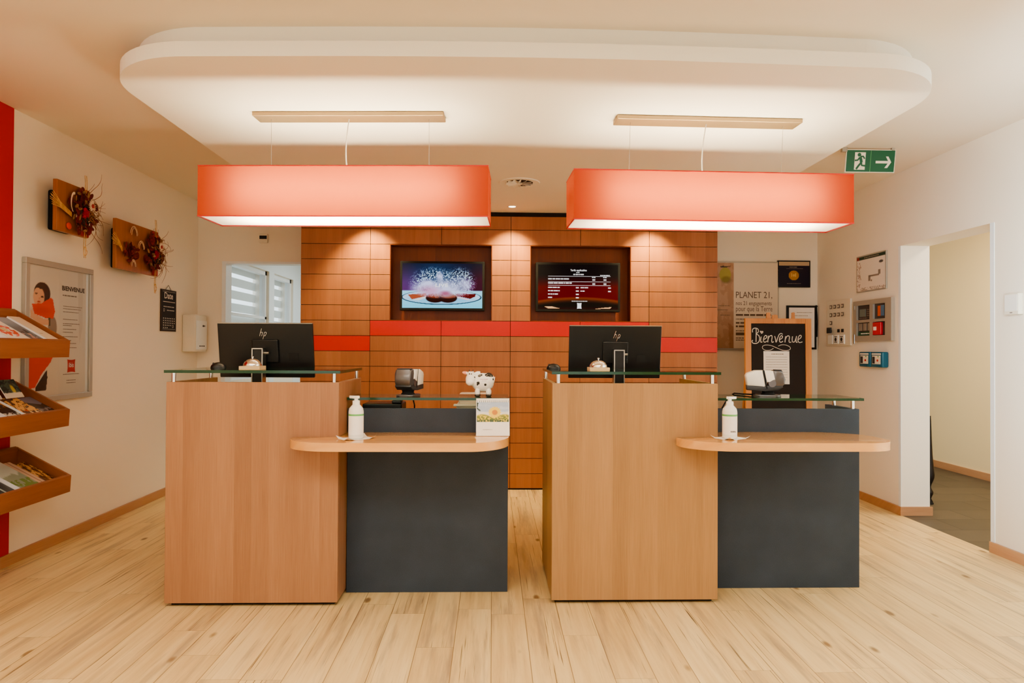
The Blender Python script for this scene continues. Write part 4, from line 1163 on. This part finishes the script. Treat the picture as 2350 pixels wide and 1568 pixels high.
# hand lettering; units: crop pixels of about 0.55 mm measured on the board face
k = .00056; ox, oz = -W / 2 - 516 * k, H + 930 * k
Lq = [[(690, 1300), (694, 1120), (690, 1092)], [(636, 1150), (640, 1100), (680, 1082), (722, 1098), (728, 1140), (700, 1172), (735, 1200), (748, 1245), (735, 1295), (695, 1322), (645, 1318), (626, 1290), (640, 1270)],
      [(772, 1215), (764, 1270), (768, 1302), (790, 1296)], [(772, 1150), (760, 1138), (768, 1130), (780, 1142), (794, 1132), (800, 1144), (782, 1164), (770, 1150)],
      [(808, 1262), (848, 1240), (862, 1212), (842, 1196), (818, 1225), (808, 1275), (826, 1302), (866, 1284)],
      [(888, 1200), (880, 1255), (876, 1303)], [(880, 1260), (900, 1215), (934, 1196), (946, 1220), (938, 1275), (946, 1303), (972, 1292)],
      [(986, 1206), (998, 1250), (1008, 1300), (1032, 1240), (1058, 1180), (1090, 1164), (1112, 1178)],
      [(1060, 1262), (1098, 1240), (1110, 1212), (1092, 1198), (1068, 1228), (1060, 1275), (1078, 1302), (1118, 1286)],
      [(1160, 1206), (1152, 1260), (1148, 1303)], [(1152, 1262), (1175, 1215), (1206, 1200), (1220, 1225), (1212, 1280), (1222, 1304), (1248, 1296)],
      [(1268, 1208), (1262, 1260), (1272, 1296), (1300, 1290), (1322, 1240), (1332, 1204)], [(1332, 1204), (1324, 1262), (1328, 1300), (1346, 1298)],
      [(1352, 1262), (1392, 1236), (1408, 1206), (1388, 1190), (1362, 1222), (1354, 1274), (1376, 1304), (1425, 1294)],
      [(965, 1396), (915, 1425), (840, 1428), (792, 1398), (800, 1360), (858, 1346), (940, 1358), (1020, 1392), (1110, 1426), (1190, 1428), (1232, 1404), (1218, 1370), (1160, 1345), (1095, 1342), (1042, 1362)]]
m, m2 = MB(), MB()
for n, s in enumerate(Lq):
    pts = [lean @ Vector((ox + p.x * k, .0112, oz - p.z * k)) for p in smooth(s)]
    if n < len(Lq) - 1: m.tube(pts, .0037, 6, .25)
    else: m2.tube(pts, .0024, 6, .25)
m.build('chalk_lettering', CHALK, t); m2.build('chalk_flourish', CHALK, t)
# sheet taped to the chalkboard
o = thing('paper_notice', 'white sheet of print taped to the chalkboard', 'notice', (2.50, 5.99, 0), 0)
MB().box(-.130, .098, .0100, .0116, .955, 1.244, mat=lean).build('sheet', PAPER, o)
x = MB(); y = .0097
x.words(-.06, .05, 1.215, .006, y, 3)
for kk in range(9): x.words(-.11, .08, 1.19 - .022 * kk, .003, y, 200 + kk, (3, 9))
for v in x.b.verts: v.co = lean @ v.co
x.build('small_print', GREYINK, o)
def peg(label, x, hgt, wd):
    o = MB().prism([(-wd / 2, 0), (wd / 2, 0), (wd * .42, hgt), (0, hgt + .004), (-wd * .42, hgt)], 0, .010,
                   Matrix(((1, 0, 0, 0), (0, 0, 1, 0), (0, 1, 0, 0), (0, 0, 0, 1)))).build('wooden_peg', FRAMEW, None, None, (2.50 + x, 6.035, H - .001))
    return tag(o, label, 'peg', 'wooden pegs on top of the chalkboard')
peg('tall wooden peg on the chalkboard top, first from its left end', -.085, .05, .040)
peg('short wide wooden peg on the chalkboard top, middle one', -.028, .030, .055)
peg('orange wooden peg on the chalkboard top, in front of the framed notice', .135, .052, .030)

# ------------------------------------------------------------------ right wall
def wall_right(name, label, cat, yc, z, group=None): return thing(name, label, cat, (XR, yc, z), -PI / 2, group)
def evac(U, V):
    img = fill(U, (232, 222, 212)); img = put(img, (V > .90).astype(float), (46, 66, 54)); img = put(img, ((V > .90) & (U < .08)).astype(float), (150, 50, 46))
    for (a, b_, c, d) in ((.42, .50, .26, .42), (.44, .80, .38, .43), (.76, .84, .40, .54), (.50, .55, .24, .30)): img = put(img, ((U > a) & (U < b_) & (V > c) & (V < d)).astype(float) * .8, (120, 108, 98))
    img = put(img, ((U < .16) & (V < .85) & (vnoise(U * 40, V * 26, 3) > .62)).astype(float) * .6, (150, 120, 110)); img = put(img, ell(U, V, .86, .76, .07, .04, .3), (90, 84, 84))
    return put(img, ((V < .10) & (vnoise(U * 34, V * 40, 5) > .5) & (U > .15)).astype(float) * .6, (140, 126, 118))
t = wall_right('evacuation_plan', 'framed evacuation plan with a dark green header', 'plan', 5.635, 1.742)
W, H = .448, .306
MB().box(-W / 2, W / 2, -.012, -.001, 0, H, .002).build('frame', GREYF, t)
picture('print', W - .02, H - .02, 90, evac, PRINT, t, 0, -.0126, .01)
MB().words(-.10, .12, H - .027, .009, -.013, 4, (3, 6)).build('header_print', GREYINK, t)

t = wall_right('switch_panel', 'white switch panel with rows of small square switches', 'panel', 6.16, 1.295)
W, H = .42, .41
MB().box(-W / 2, W / 2, -.018, -.001, 0, H, .003).build('back_plate', CREAMP, t)
SWM = plain('switch_brown', S(112, 92, 74), .5)
for rr, n in ((.335, 4), (.262, 4), (.190, 1)):
    for c in range(n):
        s = MB().box(-.150 + c * .070, -.110 + c * .070, -.024, -.018, rr, rr + .034, .002).build('switch', SWM, t)
        MB().box(-.139 + c * .070, -.121 + c * .070, -.026, -.024, rr + .008, rr + .026).build('switch_cap', CREAMP, s)
for c in (2, 3): MB().box(-.150 + c * .070, -.112 + c * .070, -.024, -.018, .118, .148, .002).build('key_switch', BLACK, t)
MB().cyl((-.13, -.018, .133), (-.13, -.055, .133), .012, 12).box(-.135, -.06, -.06, -.048, .112, .165, .003).build('key', BLACK, t)
for c in range(3):
    s = MB().box(-.175 + c * .105, -.085 + c * .105, -.030, -.018, .014, .098, .006).build('socket', WHITEP, t)
    if c: MB().cyl((-.13 + c * .105, -.030, .055), (-.13 + c * .105, -.032, .055), .017, 16).box(-.155 + c * .105, -.105 + c * .105, -.0305, -.030, .028, .034).box(-.155 + c * .105, -.105 + c * .105, -.0305, -.030, .077, .083).build('socket_hole', BLACK, s)

t = wall_right('alarm_cabinet', 'grey alarm cabinet with four glazed openings and a red box', 'cabinet', 5.597, 1.33)
W, H = .572, .338
f = MB()
xs = [-W / 2, -W / 2 + .055, -.025, .025, W / 2 - .085, W / 2]; zs = [0, .045, .155, .178, .30, H]
f.box(-W / 2, W / 2, -.012, -.001, 0, H)
f.box(xs[0], xs[1], -.03, -.012, 0, H).box(xs[2], xs[3], -.03, -.012, 0, H).box(xs[4], xs[5], -.03, -.012, 0, H)
for a, b_ in ((xs[1], xs[2]), (xs[3], xs[4])):
    for c, d in ((zs[0], zs[1]), (zs[2], zs[3]), (zs[4], zs[5])): f.box(a, b_, -.03, -.012, c, d)
f.build('frame', GREYF, t)
DK = plain('panel_dark', S(70, 62, 58), .5)
for a, b_ in ((xs[1], xs[2]), (xs[3], xs[4])):
    for c, d in ((zs[1], zs[2]), (zs[3], zs[4])): MB().box(a, b_, -.0135, -.012, c, d).build('compartment', DK, t)
MB().box(-.20, -.11, -.018, -.0135, .205, .268).build('display', plain('grey_screen', S(112, 122, 116), .3), t)
x = MB()
for kk in range(4): x.bar(-.21 + .03 * kk, -.19 + .03 * kk, .188, .196, -.0142)
for kk in range(4): x.bar(-.095, -.045, .21 + kk * .016, .215 + kk * .016, -.0142)
x.build('keys', GREYINK, t)
MB().box(.075, .115, -.018, -.0135, .20, .282).build('orange_card', plain('orange_card', S(208, 96, 56), .5), t)
MB().box(.117, .16, -.018, -.0135, .20, .285).build('blue_card', plain('blue_card', S(92, 122, 150), .5), t)
for kk in range(3): MB().box(-.212 + .068 * kk, -.165 + .068 * kk, -.018, -.0135, .088, .148).build('meter', plain('meter_face_%d' % kk, S(150, 140, 128), .5), t)
MB().box(-.225, -.03, -.018, -.0135, .048, .078).build('green_label', GREEN, t)
MB().words(-.18, -.05, .059, .008, -.0184, 6).build('label_print', PAPER, t)
rb = MB().box(.028, .145, -.034, -.0135, .048, .150, .004).build('red_box', REDB, t)
MB().box(.04, .085, -.0346, -.034, .085, .115).build('white_label', PAPER, rb)
x = MB(); x.box(xs[0] + .015, xs[0] + .03, -.034, -.03, .27, .30).box(xs[0] + .008, xs[0] + .03, -.034, -.03, -.02, .06, .003); x.build('latch', STEEL, t)

def call_point(label, yc):
    t = wall_right('call_point', label, 'alarm', yc, 1.118, 'teal emergency call points')
    yz = Matrix(((0, 1, 0, 0), (0, 0, 1, 0), (1, 0, 0, 0), (0, 0, 0, 1)))
    W, H = .17, .124
    MB().box(-W / 2, W / 2, -.055, -.003, 0, H, .010, 3).build('housing', TEAL, t, 40)
    MB().box(-W / 2 + .01, W / 2 - .01, -.003, -.0005, .01, H - .01).build('wall_mount', TERMD, t)
    MB().box(-W / 2 + .025, W / 2 - .025, -.0565, -.055, .026, .094, .0005).build('glass_pane', CREAMP, t)
    x = MB().box(-W / 2 + .02, W / 2 - .02, -.0565, -.055, .100, .112).build('header_strip', CREAMP, t)
    MB().box(-W / 2 + .028, -.02, -.0568, -.0565, .03, .085).build('dark_symbol', TERMD, t)
    MB().ball((.018, -.057, .055), .012, .002, .010, 10).build('red_mark', REDB, t)
    MB().ball((.028, -.057, .086), .008, .002, .006, 10).build('green_light', GREENINK, t)
    return t
c1 = call_point('teal emergency call point, the one nearer the back corner', 5.655)
dup(c1, (XR, 5.475, 1.118), None, 'teal emergency call point, the one nearer the doorway')

t = wall_right('thermostat', 'white room thermostat on the wall right of the doorway', 'thermostat', 4.058, 1.47)
MB().box(-.058, .058, -.034, -.003, 0, .125, .004).build('housing', CREAMP, t)
MB().box(-.05, .05, -.003, -.0005, .008, .117).build('wall_mount', CREAMP, t)
MB().box(-.050, .050, -.0355, -.034, .02, .117, .0006).build('cover', WHITEP, t)
MB().bar(-.01, .012, .008, .014, -.0345).build('marking', GREYINK, t)

# turned dark post half hidden behind the jamb
t = thing('turned_post', 'dark turned post barely showing behind the doorway jamb', 'post', (3.583, 5.62, 0))
MB().lathe([(0, 0), (.020, 0), (.024, .02), (.012, .045), (.016, .06), (.026, .085), (.027, .10), (.014, .125), (.010, .14), (.014, .16), (.026, .19), (.034, .215), (.036, .24), (.030, .30), (.022, .40), (.016, .55), (.012, .68), (.010, .72), (0, .72)], 20).build('shaft', plain('dark_wood', S(26, 18, 16), .5), t, 60)
MB().lathe([(.028, 0), (.030, .008), (.022, .016), (0, .016)], 20).build('foot', MATBLK, t, 60)

# ------------------------------------------------------------------ exit sign
t = thing('exit_sign', 'green emergency exit sign with running figure and right arrow', 'sign', (2.546, 4.62, ZC))
tilt = Matrix.Translation((0, 0, -.012)) @ Matrix.Rotation(math.radians(9), 4, 'X')
W, H = .340, .152
MB().box(-W / 2, W / 2, -.006, .008, -H, 0, .001, mat=tilt).build('panel_edge', CREAMP, t)
MB().box(-W / 2 + .005, W / 2 - .005, -.0066, -.006, -H + .005, -.005, mat=tilt).build('green_face', GREEN, t)
def sg(fn, name, mat):
    m = MB(); fn(m)
    for v in m.b.verts: v.co = tilt @ v.co
    return m.build(name, mat, t)
SX = lambda c: -W / 2 + (c - 500) / 1370 * W     # sign face measured in its own pixel frame
SZ = lambda c: -(c - 245) / 630 * H
sg(lambda m: m.bar(-.0012, .0012, -H + .006, -.006, -.0070), 'divider', GREENINK)
sg(lambda m: m.bar(SX(745), SX(1040), SZ(800), SZ(325), -.0069), 'door_symbol', CREAMP)
def runner(m):
    y = -.0075
    def st(p, r): m.tube([(SX(a), y, SZ(b)) for a, b in p], r, 6, .1)
    m.lathe([(0, 0), (.0125, 0), (.0125, .0004), (0, .0004)], 16, Matrix.Translation((SX(865), y, SZ(392))) @ Matrix.Rotation(PI / 2, 4, 'X'))
    st([(890, 450), (915, 520), (935, 600)], .0100); st([(895, 440), (975, 435), (1020, 500)], .0055); st([(880, 460), (830, 540), (750, 548)], .0055)
    st([(935, 600), (870, 680), (800, 785)], .0068); st([(935, 600), (950, 680), (1040, 690)], .0062)
sg(runner, 'running_figure', GREEN)
def arrow(m):
    y = -.0069
    m.bar(SX(1330), SX(1690), SZ(620), SZ(552), y)
    m.quad([(SX(1600), y, SZ(430)), (SX(1670), y, SZ(430)), (SX(1760), y, SZ(585)), (SX(1690), y, SZ(585))])
    m.quad([(SX(1690), y, SZ(585)), (SX(1760), y, SZ(585)), (SX(1660), y, SZ(745)), (SX(1580), y, SZ(745))])
sg(arrow, 'arrow', CREAMP)
m = MB().box(-W / 2 - .03, -W / 2 + .004, -.012, .012, -.03, -.0005).box(W / 2 - .03, W / 2 - .01, -.01, .01, -.018, -.0005); m.build('ceiling_bracket', GREYF, t)

# ------------------------------------------------------------------ air vent + downlights on the canopy
t = thing('air_vent', 'round swirl air vent in the canopy between the lamps', 'vent', (0.192, 5.09, 2.47))
MB().lathe([(.100, -.004), (.146, -.006), (.150, -.001), (.150, 0)], 40).build('rim', CANOPY, t, 40)
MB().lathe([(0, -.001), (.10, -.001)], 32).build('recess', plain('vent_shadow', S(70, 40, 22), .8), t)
m = MB()
for k_ in range(12):
    a = 2 * PI * k_ / 12; mat = Matrix.Rotation(a, 4, 'Z') @ Matrix.Translation((.062, 0, -.008)) @ Matrix.Rotation(math.radians(38), 4, 'X')
    m.box(-.036, .036, -.013, .013, -.0006, .0006, mat=mat)
m.build('swirl_blade', CANOPY, t); MB().cyl((0, 0, -.012), (0, 0, -.001), .024, 18).build('hub', CANOPY, t, 40)
LENS = emitter('spot_lens', (1.0, .86, .66, 1), 6.0)
for k_, (x, lab) in enumerate(((-1.084, 'recessed ceiling spotlight over the left end of the panelling'), (.163, 'recessed ceiling spotlight over the middle of the panelling'), (1.401, 'recessed ceiling spotlight over the right end of the panelling'))):
    t = thing('ceiling_spotlight', lab, 'spotlight', (x, 5.95, 2.47), 0, 'recessed spotlights above the panelling')
    MB().lathe([(.030, -.002), (.040, -.005), (.044, -.001), (.044, 0)], 28).build('rim', WHITEP, t, 40)
    MB().lathe([(0, -.0035), (.030, -.0025)], 24).build('lens', LENS, t)
    L = bpy.data.lights.new('spot_%d' % k_, 'SPOT'); L.energy = 70; L.color = (1.0, .79, .42); L.spot_size = math.radians(92); L.spot_blend = .75; L.shadow_soft_size = .025
    o = bpy.data.objects.new('spot_lamp', L); C.objects.link(o); o.location = (x, 5.95, 2.455); o.rotation_euler = (math.radians(14), 0, 0)

# ------------------------------------------------------------------ light
def area(name, loc, rot, sx, sy, power, col):
    L = bpy.data.lights.new(name, 'AREA'); L.shape = 'RECTANGLE'; L.size = sx; L.size_y = sy; L.energy = power; L.color = col
    o = bpy.data.objects.new(name, L); C.objects.link(o); o.location = loc; o.rotation_euler = rot; return o
area('daylight_front', (-0.6, -2.3, 1.5), (math.radians(90), 0, math.radians(0)), 4.6, 2.2, 34, (.70, .90, 1.0))
area('right_wall_fill', (1.75, 2.15, 1.50), (math.radians(89), 0, math.radians(-66)), 1.0, 1.3, 42, (.70, .89, 1.0)).data.spread = math.radians(108)  # added cool fill lamp standing mid-room, out of view, brightening the right wall
area('corridor_lamp', (4.1, 5.2, 2.55), (0, 0, 0), .5, 1.6, 40, (1.0, .84, .58))
area('office_daylight', (-1.2, 9.2, 2.5), (0, 0, 0), 1.6, 1.2, 22, (.90, .97, 1.0))
area('lobby_lamp', (-0.4, 0.9, 2.58), (0, 0, 0), 3.8, 1.0, 80, (1.0, .91, .75))

w = bpy.data.worlds.new('sky'); bpy.context.scene.world = w; w.use_nodes = True
bg = w.node_tree.nodes['Background']; bg.inputs[0].default_value = (.86, .94, 1.0, 1); bg.inputs[1].default_value = 1.7

# ------------------------------------------------------------------ camera
yaw, pit, rol = math.atan(45 / 1600), 0.0108, 0.005
right0 = Vector((math.cos(yaw), -math.sin(yaw), 0)); f0 = Vector((math.sin(yaw), math.cos(yaw), 0))
fwd = f0 * math.cos(pit) + Vector((0, 0, math.sin(pit))); up0 = Vector((0, 0, math.cos(pit))) - f0 * math.sin(pit)
c, s = math.cos(rol), math.sin(rol)
rt = right0 * c + up0 * s; up = up0 * c - right0 * s
cam = bpy.data.cameras.new('camera'); co = bpy.data.objects.new('camera', cam); C.objects.link(co)
M_ = Matrix((rt, up, -fwd)).transposed().to_4x4(); M_.translation = Vector((0, 0, 1.25)); co.matrix_world = M_
cam.sensor_width = 36; cam.lens = 1600 / 2350 * 36; cam.clip_start = 0.05
sc = bpy.context.scene; sc.camera = co
sc.view_settings.view_transform = 'AgX'; sc.view_settings.look = 'AgX - Medium High Contrast'; sc.view_settings.exposure = 0.35
sc.cycles.use_denoising = True; sc.cycles.max_bounces = 10; sc.cycles.diffuse_bounces = 6; sc.cycles.transparent_max_bounces = 16
sc.cycles.sample_clamp_indirect = 6.0; sc.cycles.caustics_reflective = False; sc.cycles.caustics_refractive = False
